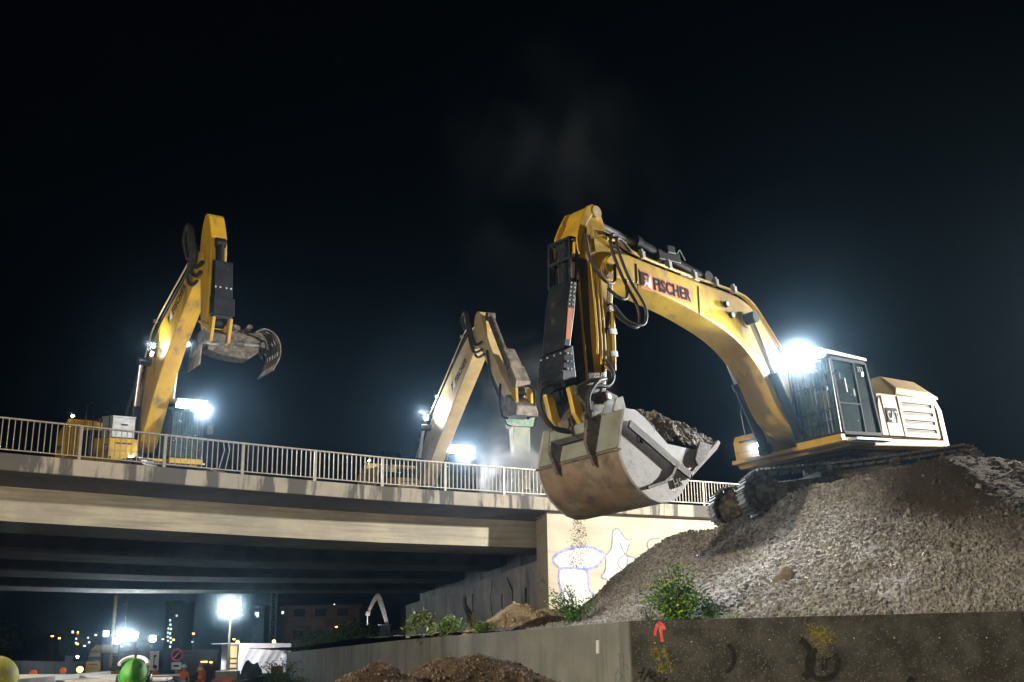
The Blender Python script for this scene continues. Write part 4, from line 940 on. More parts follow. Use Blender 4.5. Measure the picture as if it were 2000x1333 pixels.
# load of soil: its own thing
nx, ny = 130, 90; X, Y = np.meshgrid(np.linspace(6.42, 8.98, nx), np.linspace(-W+.06, W-.06, ny))
rim = np.interp(X, [6.36, 7.35, 8.09, 8.4, 8.67, 9.1], [1.34, 1.25, 1.32, 1.55, 1.80, 1.93])
crown = np.sqrt(np.clip(1-((X-7.62)/1.42)**2, 0, 1))*np.clip(1-(Y/1.03)**4, 0, 1)**.6
Z = rim-.08+crown*.86*np.interp(X, [6.4, 7.0, 7.8, 8.5, 9], [.45, .8, 1.0, .55, .1])+(fbm(X*3+20, Y*3+20, 4, 77)-.5)*.34+(fbm(X*8+20, Y*8+20, 3, 78)-.5)*.24
ld = grid_mesh('soil_load', X, Y, Z, gravel_mat('damp_soil', ((.16, .13, .10), (.30, .26, .21), (.22, .19, .15), (.1, .08, .05)), 14), np.zeros_like(X), label='clumped brown soil heaped in the huge bucket', cat='soil load', kind='stuff'); ld.matrix_world = M1
ii = rs.randint(0, nx*ny, 2600); ss = .012+.035*rs.uniform(0, 1, 2600)**3
stones('soil_clods', np.stack([X.ravel()[ii], Y.ravel()[ii], Z.ravel()[ii]+ss*.3], -1), ss, STONE, ld, seed=19)
# ---- lamps of excavator 1
d = Vector((1, 0, -.12))
for k in range(4): led(e1, (2.50, .60+k*.30, 3.42), d, .25, .17, LEDW)
led(e1, (2.05, -.78, 1.66), (1, .0, .05), .16, .12, LEDS); led(e1, (-1.0, .75, 3.36), (.8, .6, .2), .12, .08, LEDS)
lamp('lamp_beam', (2.70, 1.25, 3.40), (12, 2.6, 1.2), 3600, COOL, spot=125, size=.2, parent=e1)
lamp('lamp_beam', (2.2, -.78, 1.68), (12, 0, 1.5), 300, COOL, spot=130, size=.08, parent=e1)
cat_logo(e1, (-.22, 1.498, 1.98), (-1, 0, 0), (0, 0, 1), .30)
text_on('lettering', '352', WHITE, e1, (.92, 1.545, 3.10), (-1, 0, 0), (0, 0, 1), .17, .006, .002)

# ---------------------------------------------------------------- excavators 2 and 3 on the bridge
def deckfix(pitch, roll): return rotm(0, pitch, roll).inverted()
M2 = Matrix.Translation((-14.661, 42.64, 7.663)) @ rotm(-.904, .133, .034)
boom2 = [(.3, 1.75), (1.25, 1.7), (1.8, 2.7), (2.42, 3.85), (3.2, 5.05), (3.95, 5.90), (5.14, 7.19), (5.6, 7.65), (5.5, 7.98), (5.1, 8.05), (4.73, 7.62), (2.11, 5.9), (1.59, 5.10), (1.05, 4.2), (.62, 3.2), (.25, 2.2)]
stick2 = [(5.85, 5.3), (6.2, 5.3), (6.2, 6.5), (6.15, 7.6), (6.08, 8.3), (5.84, 8.85), (5.62, 9.22), (5.44, 9.22), (5.28, 8.95), (5.18, 8.4), (5.28, 7.6), (5.45, 7.0), (5.62, 6.2)]
e2, b2, s2 = machine('yellow excavator with upright boom and open sorting grapple, left on the bridge', M2, 1.1, R(20), boom2, .60, stick2, .54, -1, detail=False, pitch_fix=deckfix(.133, .034), tail=True)
M3 = Matrix.Translation((-4.728, 53.07, 7.628)) @ rotm(-1.153, .113, -.011)
boom3 = [(.3, 1.75), (1.4, 1.7), (2.0, 2.35), (2.6, 2.98), (4.64, 4.9), (6.53, 6.54), (6.85, 7.0), (6.85, 7.4), (6.55, 7.72), (6.1, 7.6), (4.42, 6.43), (2.81, 5.14), (1.9, 4.2), (1.2, 3.35), (.6, 2.65), (.2, 2.2)]
stick3 = [(6.60, 8.15), (6.85, 8.35), (7.1, 8.28), (7.4, 7.9), (8.1, 7.02), (9.2, 5.85), (10.3, 4.92), (10.6, 4.6), (10.25, 4.42), (9.3, 5.1), (8.0, 6.25), (7.3, 6.85), (6.8, 7.0), (6.6, 7.6)]
e3, b3, s3 = machine('dusty yellow excavator driving a hydraulic breaker into the bridge deck amid steam', M3, 1.1, R(-10), boom3, .58, stick3, .56, -1, detail=False, paint=YELD, pitch_fix=deckfix(.113, -.011), tail=True)
for (er, bo, MM, f0, f1, kk, tl) in ((e2, b2, M2, (331, 634), (366, 556), 1, .40), (e3, b3, M3, (884, 765), (914, 704), 1, .36)):
    def lc(px, py, yl, MM=MM):
        Mi = (MM @ Matrix.Scale(1.1, 4)).inverted(); o = Mi @ CAM; d = Mi.to_3x3() @ ray(px, py); return o+d*((yl-o.y)/d.y)
    a = lc(*f0, -.31 if er == e2 else -.30); b = lc(*f1, -.31 if er == e2 else -.30)
    X = (b-a); Yv = Vector((-X.z, 0, X.x)); fischer(er, bo, a, X, Yv, X.length/5.3, field=YELD if er == e3 else YEL)
# boom cylinders, pipes, lamps
rod(e2, (1.35, -.62, 1.7), (1.72, -.62, 4.75), .5, .12, .075); rod(e2, (1.35, .62, 1.7), (1.72, .62, 4.75), .5, .12, .075)
MB().cyl((1.72, -.66, 4.75), (1.72, .66, 4.75), .14, 16).build('pivot_boss', BLK, b2, smooth=40)
rod(e3, (1.6, -.60, 1.7), (2.2, -.60, 4.2), .5, .12, .075); rod(e3, (1.6, .60, 1.7), (2.2, .60, 4.2), .5, .12, .075)
MB().cyl((2.2, -.64, 4.2), (2.2, .64, 4.2), .14, 16).build('pivot_boss', BLK, b3, smooth=40)
for bo, pl_ in ((b2, [(.5, 3.4), (.95, 4.5), (1.45, 5.4), (1.95, 6.1), (4.6, 7.9), (5.0, 8.25)]), (b3, [(.5, 2.9), (1.1, 3.75), (1.8, 4.55), (2.9, 5.42), (5.5, 7.52), (6.0, 7.85)])):
    for k, yy in enumerate((-.30, -.18, -.05, .1, .24)):
        MB().tube(spline([(x-.02, yy, z+.02) for x, z in pl_], 4), .026, 6).build('hydraulic_pipe', RUBBER if k % 2 else YELD, bo, smooth=60)
    for i in range(1, 5): x, z = pl_[i]; MB().box(x-.14, x-.03, -.36, -.24, z, z+.1).build('pipe_clamp', SILV, bo)
hoses(e2, [[(4.55, -.40, 7.85), (4.35, -.5, 8.5), (4.75, -.55, 8.95), (5.1, -.5, 8.3), (4.95, -.5, 7.3), (5.25, -.48, 6.9), (5.6, -.42, 7.0)], [(4.65, -.36, 7.95), (4.5, -.42, 8.55), (4.9, -.5, 8.85), (5.2, -.46, 8.2), (5.0, -.45, 7.5), (5.35, -.42, 7.2), (5.7, -.38, 7.3)],
 [(4.75, -.40, 8.0), (4.7, -.46, 8.5), (5.0, -.5, 8.7), (5.3, -.45, 8.0), (5.25, -.42, 7.5), (5.8, -.38, 7.6)], [(.75, -.5, 2.0), (.55, -.55, 2.9), (.75, -.5, 3.6), (1.0, -.45, 4.3)]], .055)
hoses(e3, [[(5.9, -.38, 7.75), (5.8, -.5, 8.2), (6.3, -.55, 8.35), (6.6, -.5, 7.5), (7.2, -.48, 6.7), (7.9, -.42, 6.7)], [(5.95, -.34, 7.8), (5.9, -.44, 8.2), (6.4, -.5, 8.3), (6.7, -.46, 7.4), (7.4, -.44, 6.5), (8.1, -.4, 6.5)], [(6.0, -.3, 7.8), (6.3, -.44, 8.1), (6.7, -.46, 7.7), (7.2, -.44, 7.0), (7.8, -.4, 7.0)],
 [(9.7, -.38, 5.2), (9.9, -.46, 4.5), (10.2, -.46, 4.0), (10.5, -.4, 3.9)], [(9.9, .3, 5.3), (11.0, .35, 4.9), (11.2, .3, 4.2), (10.9, .2, 3.9)], [(8.3, -.38, 6.6), (9.0, -.45, 5.5), (9.6, -.45, 4.9), (10.0, -.4, 4.4)]], .05)
# stick cylinders and guards
rod(e2, (3.4, 0, 7.1), (5.45, 0, 8.92), .6, .13, .07); rod(e3, (4.2, 0, 6.75), (6.85, 0, 8.02), .6, .13, .07)
rod(e2, (6.15, 0, 8.2), (6.55, 0, 5.6), .8, .14, .08)
g2 = plate(e2, 'cylinder_guard', BLK, [(6.22, 7.62), (6.44, 7.58), (6.70, 5.95), (6.66, 5.65), (6.42, 5.7), (6.28, 6.6)], -.24, .36, bevel=.02); bolts(g2, [(6.68, y, 6.7) for y in (-.25, -.1, .1, .25)], (1, 0, 0), .03)
plate(e2, 'guard_collar', BLK, [(6.35, 6.45), (6.70, 6.4), (6.78, 5.85), (6.4, 5.85)], -.28, .40, bevel=.02)
rod(e3, (7.55, 0, 8.05), (10.55, 0, 4.85), .8, .14, .08, bm=DSTEEL)
plate(e3, 'cylinder_guard', SILV if False else TOOL, [(8.95, 6.42), (9.15, 6.62), (9.75, 6.08), (10.15, 5.62), (9.95, 5.35), (9.4, 5.85)], -.10, .36, bevel=.02)
plate(e3, 'guard_collar', TOOL, [(9.75, 5.62), (9.98, 5.88), (10.6, 5.25), (10.5, 4.85), (10.35, 4.9)], -.16, .40, bevel=.02)
for er, x in ((e2, 6.3), (e3, 10.55)):
    lk = MB()
    for yy in (.28, -.28):
        if er == e2: lk.prism([(6.55, 5.75), (6.85, 5.75), (6.75, 5.0), (6.5, 4.95)], yy-.05, yy+.05); lk.prism([(5.85, 5.7), (6.1, 5.7), (6.75, 5.5), (6.7, 5.3)], yy-.04-.1, yy+.04-.1)
        else: lk.prism([(10.6, 5.0), (10.95, 4.95), (11.1, 4.15), (10.75, 4.1)], yy-.05, yy+.05)
    lk.build('tool_link', YEL, er, bevel=.015)
plate(e2, 'quick_coupler', DSTEEL, [(5.8, 5.35), (6.3, 5.45), (6.75, 5.25), (6.7, 5.0), (5.95, 5.0), (5.75, 5.1)], -.33, .33, bevel=.03)
plate(e3, 'quick_coupler', TOOL, [(9.85, 4.6), (10.4, 4.75), (11.3, 4.3), (11.3, 3.95), (10.0, 3.95)], -.42, .42, bevel=.03)
for er in (e2, e3):
    bar_d = Vector((1, 0, -.1))
    for k in range(4): led(er, (2.50, .55+k*.30, 3.34), bar_d, .25, .16 if er == e2 else .2, LEDW)
    led(er, (2.05, -.78, 1.5), (1, 0, .1), .16, .12, LEDS)
    led(er, (-3.0, -1.3, 3.05), (.3, -1, .1), .13, .07, LEDS)
    lamp('lamp_beam', (2.75, 1.2, 3.3), (12, 2.6 if er == e2 else -4.2, -1.6 if er == e2 else -1), 5200, COOL, spot=95 if er == e2 else 84, size=.25, parent=er)
led(e2, (2.30, -.44, 5.25), (.45, -1, .1), .12, .12, LEDS, 'boom_lamp'); led(e2, (2.20, -.44, 4.98), (.45, -1, .1), .12, .12, LEDS, 'boom_lamp')
led(e2, (2.95, .44, 5.35), (1, .35, -.1), .14, .14, LEDS, 'boom_lamp')
led(e3, (2.05, -.44, 4.65), (.45, -1, .1), .2, .2, LEDS, 'boom_lamp'); led(e3, (2.95, .44, 4.75), (1, .35, -.1), .16, .16, LEDS, 'boom_lamp')
lamp('lamp_beam', (2.5, -.72, 5.15), (4.5, -.45, 7.2), 200, COOL, spot=150, size=.1, parent=e2)
lamp('lamp_beam', (2.3, -.80, 4.75), (5, -.4, 6.9), 1100, COOL, spot=150, size=.1, parent=e3)
lamp('lamp_beam', (3.15, .46, 4.75), (11, .3, 0), 420, COOL, spot=110, size=.1, parent=e3); lamp('lamp_beam', (3.15, .46, 5.35), (9, -1.5, 3), 160, COOL, spot=110, size=.1, parent=e2)
lamp('lamp_beam', (2.25, -.78, 1.5), (9, -1, 1.2), 160, COOL, spot=140, size=.08, parent=e2)
# sticker and badge on the tail of excavator 2, toolbox on its front box
fischer(e2, e2, (-4.02, -1.506, 1.80), (1, .0, .03), (0, 0, 1), .17, field=YEL)
cat_logo(e2, (1.45, -1.504, 1.72), (1, 0, 0), (0, 0, 1), .18)
tb = empty('toolbox', (0, 0, 0), 0, 'silver metal toolbox on the front box of the left excavator on the bridge', 'toolbox'); tb.matrix_world = e2.matrix_world.copy()
MB().box(.75, 1.8, -1.40, -.66, 2.15, 2.80).build('box_body', SILV, tb, bevel=.015); MB().box(.73, 1.82, -1.42, -.64, 2.803, 2.86).build('lid', SILV, tb, bevel=.01)
MB().box(1.801, 1.83, -1.1, -.9, 2.55, 2.60).build('latch', BLK, tb)

# ---- sorting grapple
gr = empty('sorting_grapple', (0, 0, 0), 0, 'open two shell sorting grapple with slotted plates hanging from the left excavator', 'grapple')
gp_ = at(450, 644, 41.6); gr.matrix_world = Matrix.Translation(gp_) @ Matrix.Rotation(R(33), 4, 'Z') @ Matrix.Rotation(R(6), 4, 'Y') @ Matrix.Scale(1.0, 4)
# local axes: x opens the shells, y is their width, z up
MB().lathe([(.30, .12), (.42, .10), (.45, -.08), (.36, -.12)], 20).build('rotator', DSTEEL, gr, smooth=35)
MB().prism([(-.85, -.1), (-.45, .02), (.45, 0), (.70, -.18), (.75, -.35), (-.6, -.42), (-.85, -.3)], -.36, .36).build('top_frame', DSTEEL, gr, bevel=.03)
MB().prism([(-.80, -.20), (.62, -.20), (.95, -.06), (1.15, -.25), (1.1, -.80), (.8, -1.1), (.3, -1.18), (-.3, -1.2), (-.85, -1.1)], -.38, .38).build('centre_frame', DSTEEL, gr, bevel=.03)
def shell_plate(name, prof, yw, slots, mt, sd):
    """Curved plate with rows of slots: cells of a grid left out, both faces and edges built."""
    P = spline([(x, 0, z) for x, z in prof], 4); n = len(P)-1; m = 36
    def pt(i, j, off):
        t = (P[min(i+1, n)]-P[max(i-1, 0)]).normalized(); nn_ = Vector((t.z, 0, -t.x)); return P[i]+nn_*off+Vector((0, -yw+2*yw*j/m, 0))
    hole = lambda i, j: 3 <= i < n-1 and (i % 5) in (1, 2) and (j+(3 if (i//5) % 2 else 0)) % 6 in (2, 3) and 2 < j < m-3 and slots
    vs = [pt(i, j, o_) for o_ in (0, .035) for i in range(n+1) for j in range(m+1)]; K = (n+1)*(m+1); fs = []
    idx = lambda i, j, l: l*K+i*(m+1)+j
    solid = lambda i, j: 0 <= i < n and 0 <= j < m and not hole(i, j)
    for i in range(n):
        for j in range(m):
            if not solid(i, j): continue
            fs += [(idx(i,j,0), idx(i+1,j,0), idx(i+1,j+1,0), idx(i,j+1,0)), (idx(i,j,1), idx(i,j+1,1), idx(i+1,j+1,1), idx(i+1,j,1))]
            for (a, b, c, d_) in ((i-1, j, (i, j), (i, j+1)), (i+1, j, (i+1, j), (i+1, j+1)), (i, j-1, (i, j), (i+1, j)), (i, j+1, (i, j+1), (i+1, j+1))):
                if not solid(a, b): fs.append((idx(*c, 0), idx(*d_, 0), idx(*d_, 1), idx(*c, 1)))
    return MB().add(vs, fs).build(name, mt, gr)
JAWR = [(.75, -.10), (1.05, .10), (1.42, .06), (1.72, -.20), (1.86, -.60), (1.84, -1.0), (1.66, -1.48)]
JAWL = [(-.75, -.10), (-1.0, -.22), (-1.12, -.60), (-1.16, -1.15), (-1.12, -1.85)]
j1 = shell_plate('jaw', JAWR, .82, True, TOOL, 1); j2 = shell_plate('jaw', JAWL, .72, True, TOOL, -1)
for jj, prof, yw in ((j1, JAWR, .66), (j2, JAWL, .55)):
    for s_ in ():
        q = [(x, z) for x, z in prof]; inn_ = [(x*.80+(.1 if x > 0 else -.1)*0, z*.92-.06) for x, z in q[::-1]]
        MB().prism(q+inn_, s_*yw-.02, s_*yw+.02).build('jaw_cheek', DSTEEL, jj, bevel=.005)
rod(gr, (-.5, .36, -.55), (1.25, .36, -.35), .55, .10, .06); rod(gr, (-.5, -.36, -.75), (1.25, -.36, -.45), .55, .10, .06, bm=DSTEEL)
for yy in (.5, 0, -.5):
    MB().prism([(.55, -.15), (.85, .0), (1.25, -.02), (1.52, -.26), (1.60, -.75), (1.45, -.65), (1.30, -.3), (.9, -.2)], yy-.02, yy+.02).build('jaw_rib', DSTEEL, j1)
    MB().prism([(-.62, -.2), (-.86, -.25), (-.98, -.60), (-1.0, -1.1), (-.85, -.7), (-.70, -.45)], yy*.85-.02, yy*.85+.02).build('jaw_rib', DSTEEL, j2)
MB().cyl((.60, -.5, .10), (.60, .5, .10), .12, 16).cyl((-.62, -.5, -.3), (-.62, .5, -.3), .12, 16).build('hinge_pin', DSTEEL, gr, smooth=40)
# ---- hydraulic breaker
br = empty('hydraulic_breaker', (0, 0, 0), 0, 'green and grey hydraulic breaker with thick chisel standing in white steam', 'breaker')
bt = at(1014, 790, 49.6); bb_ = at(1013, 970, 49.9)
br.matrix_world = Matrix.Translation(bt) @ Matrix.Rotation(R(20), 4, 'Z')
GRN = mat('worn_green_paint', (.10, .27, .19), (.16, .30, .22), .55, 0, 2, .1, 40, (.34, .31, .25), 3.2, lo3=.45, hi3=.62)
MB().box(-.62, .62, -.42, .42, -.28, 0).box(-.55, .55, -.36, .36, 0, .16).build('top_bracket', TOOL, br, bevel=.03)
MB().prism([(-.60, -.30), (.60, -.30), (.60, -.62), (.50, -1.08), (-.42, -1.12), (-.52, -1.0), (-.58, -.62)], -.40, .40).build('housing', GRN, br, bevel=.02)
MB().prism([(-.40, -1.12), (.40, -1.10), (.33, -3.9), (-.27, -3.9)], -.30, .30).build('lower_housing', mat('dusty_pale_green_paint', (.27, .29, .23), (.38, .35, .28), .7, 0, 1.6, .1, 40, (.16, .27, .20), 2.5, lo3=.52, hi3=.66), br, bevel=.02)
MB().box(.02, .22, -.41, -.405, -.66, -.48).box(-.40, -.26, -.41, -.405, -.72, -.5).build('housing_slot', BLK, br)
for hs in ([(-.60, -.3, -.5), (-.78, -.3, -.7), (-.74, -.3, -1.0), (-.5, -.3, -1.1)], [(.60, -.3, -.3), (.74, -.3, -.6), (.68, -.3, -1.0), (.5, -.3, -1.15)]): MB().tube(spline(hs, 4), .035, 8).build('hose', RUBBER, br, smooth=50)
MB().cyl((0, 0, -3.8), (0, 0, -4.3), .16, 18, .13).build('chisel', STEEL, br, smooth=40)
bolts(br, [(x, -.43, -.2) for x in (-.5, -.3, -.1, .1, .3, .5)], (0, -1, 0), .035)
rb_ = cone_heap('concrete_rubble', [(bb_.x, bb_.y+.3, 8.0, .5, .3)], bb_.x-1.8, bb_.x+1.8, bb_.y-1.2, bb_.y+1.8, STONE, .08, 71, 0, .01, .03, label='low heap of broken concrete around the breaker chisel on the bridge deck', cat='rubble') if False else None

for MM, sc_, c_, r_, d_ in ((M1, 1, (2.62, 1.05, 3.44), 1.35, 1.0), (M1, 1, (2.15, -.78, 1.70), .75, .8), (M2, 1.1, (2.6, 1.0, 3.36), 1.35, 1.0), (M2, 1.1, (2.35, -.5, 5.15), .85, .8), (M2, 1.1, (3.05, .46, 5.35), .7, .8), (M2, 1.1, (2.15, -.78, 1.5), .6, .8),
                        (M3, 1.1, (2.6, 1.0, 3.36), 1.5, 1.0), (M3, 1.1, (2.1, -.5, 4.65), .95, .9), (M3, 1.1, (3.05, .46, 4.75), .75, .8), (M1, 1, (-.95, .8, 3.38), .45, .6), (M2, 1.1, (-2.95, -1.4, 3.07), .4, .6), (M3, 1.1, (-2.95, -1.4, 3.07), .4, .6)):
    BLOOM.append((MM @ (Vector(c_)*sc_), r_, d_))
# ================================================================== FLOODLIGHT STANDS just outside the picture
def flood_stand(base, head, tgt, label):
    r = empty('floodlight_mast', tuple(base), 0, label, 'floodlight')
    MB().cyl(base, (head[0], head[1], head[2]-.5), .07, 12).cyl(base, (base[0], base[1], base[2]+1.0), .16, 12).build('mast', SILV, r)
    d = (Vector(tgt)-Vector(head)).normalized(); s_ = Vector((0, 0, 1)).cross(d).normalized(); u = d.cross(s_); m = Matrix((s_, u, d)).transposed().to_4x4(); m.translation = Vector(head)-d*.45
    MB().box(-.6, .6, -.35, .35, -.2, 0, m).build('lamp_head', BLK, r)
    MB().box(-.55, .55, -.3, .3, .003, .02, m).build('lens', LEDS, r); rooted(r)
flood_stand(Vector((27.4, 35.2, 3)), FLOOD_R, (3, 40, 4), 'floodlight mast to the right of the gravel heap outside the picture')
flood_stand(Vector((-15.3, 2.8, 0)), FLOOD_L, (4, 30, 5), 'floodlight mast to the left of the road outside the picture')
flood_stand(Vector((-4.6, -7.3, 0)), FLOOD_C, (4, 24, 4), 'floodlight mast behind the photographer')

# ================================================================== BACKGROUND UNDER THE BRIDGE
# light tower
lt = at(446, 1291, 95); lt.z = 0; hd_ = at(451, 1186, 95)
r = empty('light_tower', tuple(lt), 0, 'mobile light tower with glaring lamp head in front of the white lorry', 'light tower')
h = hd_.z
m = MB(); zs = [1.0, 2.6, 4.2, h-.4]
for i in range(3): m.cyl((lt.x, lt.y, zs[i]), (lt.x+(hd_.x-lt.x)*(i+1)/3, lt.y, zs[i+1]), .14-.035*i, 10)
m.build('mast', RAIL, r)
MB().box(lt.x-.9, lt.x+.9, lt.y-.5, lt.y+.5, .35, 1.25).box(lt.x-1.3, lt.x-.9, lt.y-.1, lt.y+.1, .4, .5).build('generator', RAIL, r, bevel=.05)
for dx in (-.5, .5): MB().cyl((lt.x+dx, lt.y-.6, .33), (lt.x+dx, lt.y-.4, .33), .33, 16).build('wheel', RUBBER, r)
m = MB(); ml = MB()
for dx, dz in ((-.42, .28), (.42, .28), (-.42, -.28), (.42, -.28)):
    m.box(hd_.x+dx-.36, hd_.x+dx+.36, hd_.y, hd_.y+.15, hd_.z+dz-.24, hd_.z+dz+.24); ml.box(hd_.x+dx-.33, hd_.x+dx+.33, hd_.y-.03, hd_.y-.005, hd_.z+dz-.21, hd_.z+dz+.21)
m.build('lamp_head', BLK, r); ml.build('lens', LEDW, r); rooted(r)
lamp('lamp_beam', hd_+Vector((0, -.5, -.1)), hd_+Vector((0, -10, -1)), 2600, (.9, 1, .98), kind='POINT', size=.4)
lamp('lamp_beam', hd_+Vector((.4, .4, -.2)), at(515, 1285, 103), 5000, (.95, .97, 1), spot=75, size=.3)  # added spot behind the lamp head, only to brighten the lorry
# lorry with white tarpaulin
a = at(465, 1303, 101); b = at(567, 1303, 105.5); a.z = b.z = 0; dx = (b-a).normalized(); dy = Vector((-dx.y, dx.x, 0)); Ln = (b-a).length
r = empty('lorry', tuple(a), 0, 'lorry with wrinkled white tarpaulin body and open rear, beside the light tower', 'lorry')
m = Matrix((dx, dy, Vector((0, 0, 1)))).transposed().to_4x4(); m.translation = a
ztop = at(500, 1257, 102).z
TARP = mat('white_tarpaulin', (.80, .79, .82), (.68, .67, .71), .35, 0, .5, 1.0, 1.6)
vs = []; nx, nz = 40, 14
for j in range(nz+1):
    for i in range(nx+1):
        x = Ln*i/nx; z = .95+(ztop-.95)*j/nz; f = math.sin(math.pi*j/nz)
        vs.append(m @ Vector((x, .06*f*math.sin(x*3.1-z*1.9+math.sin(x)*1.5)+.03*f*math.sin(x*7-z*5), z)))
MB().add(vs, [(j*(nx+1)+i, j*(nx+1)+i+1, (j+1)*(nx+1)+i+1, (j+1)*(nx+1)+i) for j in range(nz) for i in range(nx)]).build('tarpaulin', TARP, r, smooth=80)
MB().box(0, Ln, .08, 2.4, ztop-.03, ztop+.02, m).box(0, Ln, 2.38, 2.42, .95, ztop, m).box(Ln-.05, Ln, .05, 2.4, .95, ztop, m).build('box_body', TARP, r)
MB().box(0, Ln, .05, 2.4, .8, .93, m).build('chassis', BLK, r)
c0 = at(450, 1300, 110)
MB().box(-.05, 0, .1, 2.3, .95, 1.3, m).box(-.03, 0, 1.15, 1.2, .95, ztop, m).box(-.9, -.02, .1, .16, ztop-.14, ztop-.06, m).build('rear_frame', RAIL, r)
MB().box(-.85, -.02, .2, .30, .95, ztop-.1, m).build('side_shelf', YELD, r)
for k in range(4): MB().box(-.84, -.03, .12, .2, .98+.42*k, 1.02+.42*k, m).build('shelf_board', BLK, r)
MB().box(-1.2, 0, .05, 2.3, ztop-.02, ztop+.03, Matrix.Translation(Vector((0, 0, .0))) @ m).build('raised_flap', TARP, r)
for x in (.9, 1.9, Ln-1.2): MB().cyl(m @ Vector((x, .02, .45)), m @ Vector((x, .32, .45)), .45, 18).build('wheel', RUBBER, r)
MB().box(Ln+.15, Ln+1.7, .1, 2.3, .5, 2.2, m).build('cab', TARP, r, bevel=.15)
rooted(r)
# small tent / white sheet behind the lorry, machines and heaps in front of it
RM = mat('red_machine_paint', (.28, .04, .03), (.14, .03, .02), .5, 0, 3)
p = at(541, 1312, 70); p.z = 0
r = empty('compactor', tuple(p), 0, 'dark red hand guided compactor with tall handle in front of the lorry', 'compactor')
MB().box(p.x-.5, p.x+.5, p.y-.3, p.y+.3, .15, .65).box(p.x-.25, p.x+.25, p.y-.2, p.y+.2, .65, 1.1).build('body', RM, r, bevel=.05)
MB().tube([(p.x-.35, p.y, .6), (p.x-.33, p.y, 1.9), (p.x+.33, p.y, 1.9), (p.x+.35, p.y, .6)], .03, 6).box(p.x-.33, p.x+.33, p.y-.05, p.y+.05, 1.2, 1.6).build('handle', RM, r)
MB().cyl((p.x-.55, p.y-.35, .3), (p.x+.55, p.y-.35, .3), .3, 18).build('drum', DSTEEL, r); rooted(r)
def lump(px, py, Y, wd, hgt, lab, seed, cat='covered heap', nm='covered_heap'):
    q = at(px, py, Y); blob(nm, (q.x, q.y, hgt*.35), 1, (wd/2, .8, hgt*.62), BLK if seed % 2 else GROUND, seed, 3, .4, label=lab, cat=cat)
lump(512, 1310, 68, 2.6, 1.1, 'low dark heap of material under a sheet, left of the red compactor', 11)
lump(490, 1304, 72, 1.3, 1.9, 'tall dark wrapped load standing right beside the tower generator', 12, 'wrapped load', 'wrapped_load')
lump(556, 1318, 60, 2.0, 1.0, 'dark heap of spoil at the right of the red compactor', 14)
# plastic barriers and post
for k, (px, Y, lb) in enumerate(((434, 62, 'orange plastic site barrier nearest the light tower'), (442, 66, 'second orange plastic barrier, half behind the first one'))):
    p = at(px, 1315, Y); p.z = 0; r = empty('site_barrier', tuple(p), 0, lb, 'barrier', 'orange plastic barriers')
    mm = MB(); mm.box(p.x-.5, p.x+.5, p.y-.02, p.y+.02, .85, 1.0).box(p.x-.5, p.x+.5, p.y-.02, p.y+.02, .12, .22).box(p.x-.5, p.x+.5, p.y-.02, p.y+.02, .48, .54)
    for i in range(7): mm.box(p.x-.5+i*.155, p.x-.44+i*.155, p.y-.015, p.y+.015, .2, 1.08)
    ob = mm.build('panel', mat('orange_plastic', (.75, .16, .04), None, .5) if k == 0 else bpy.data.materials['orange_plastic'], r); MB().box(p.x-.4, p.x-.25, p.y-.3, p.y+.3, 0, .1).box(p.x+.25, p.x+.4, p.y-.3, p.y+.3, 0, .1).build('foot', BLK, r); rooted(r)
p = at(397, 1320, 55); p.z = 0; tag(MB().cyl(p, (p.x, p.y, 1.05), .09, 12).cyl((p.x, p.y, .7), (p.x, p.y, .85), .095, 12).build('marker_post', bpy.data.materials['orange_plastic']), 'orange round marker post standing left of the orange barriers', 'post')
# signs
def sign(px, py, Y, w_, h_, lab, kind_):
    p = at(px, py, Y); r = empty('road_sign', (p.x, p.y, 0), 0, lab, 'sign')
    MB().cyl((p.x, p.y+.03, 0), (p.x, p.y+.03, p.z+h_/2), .03, 8).build('sign_post', SILV, r)
    if kind_ == 'rect': MB().box(p.x-w_/2, p.x+w_/2, p.y-.02, p.y, p.z-h_/2, p.z+h_/2).build('sign_plate', WHITE, r); MB().box(p.x-.03, p.x+.03, p.y-.024, p.y-.021, p.z-h_*.3, p.z+h_*.3).box(p.x-.03, p.x+.12, p.y-.024, p.y-.021, p.z+h_*.2, p.z+h_*.3).build('symbol', NAVY, r)
    else:
        M_ = Matrix.Translation((p.x, p.y, p.z+.35)) @ Matrix.Rotation(R(90), 4, 'X')
        MB().lathe([(.34, 0), (.34, .02)], 24, M_).build('sign_plate', RED, r); MB().lathe([(.26, .021), (.26, .026)], 24, M_).build('sign_field', NAVY, r)
        MB().bar((p.x-.2, p.y-.03, p.z+.15), (p.x+.2, p.y-.03, p.z+.55), .06, .01, up=(0, 1, 0)).build('symbol', RED, r)
        MB().box(p.x-.28, p.x+.28, p.y-.02, p.y, p.z-.45, p.z-.05).build('sign_plate', WHITE, r); MB().box(p.x-.15, p.x+.15, p.y-.024, p.y-.021, p.z-.3, p.z-.2).build('symbol', NAVY, r)
    rooted(r)
sign(301, 1291, 70, .24*70/30, .55*70/35, 'white rectangular sign plate behind the worker at the left', 'rect')
sign(345, 1292, 66, .6, .6, 'round no stopping sign with white plate beneath, between the workers', 'round')
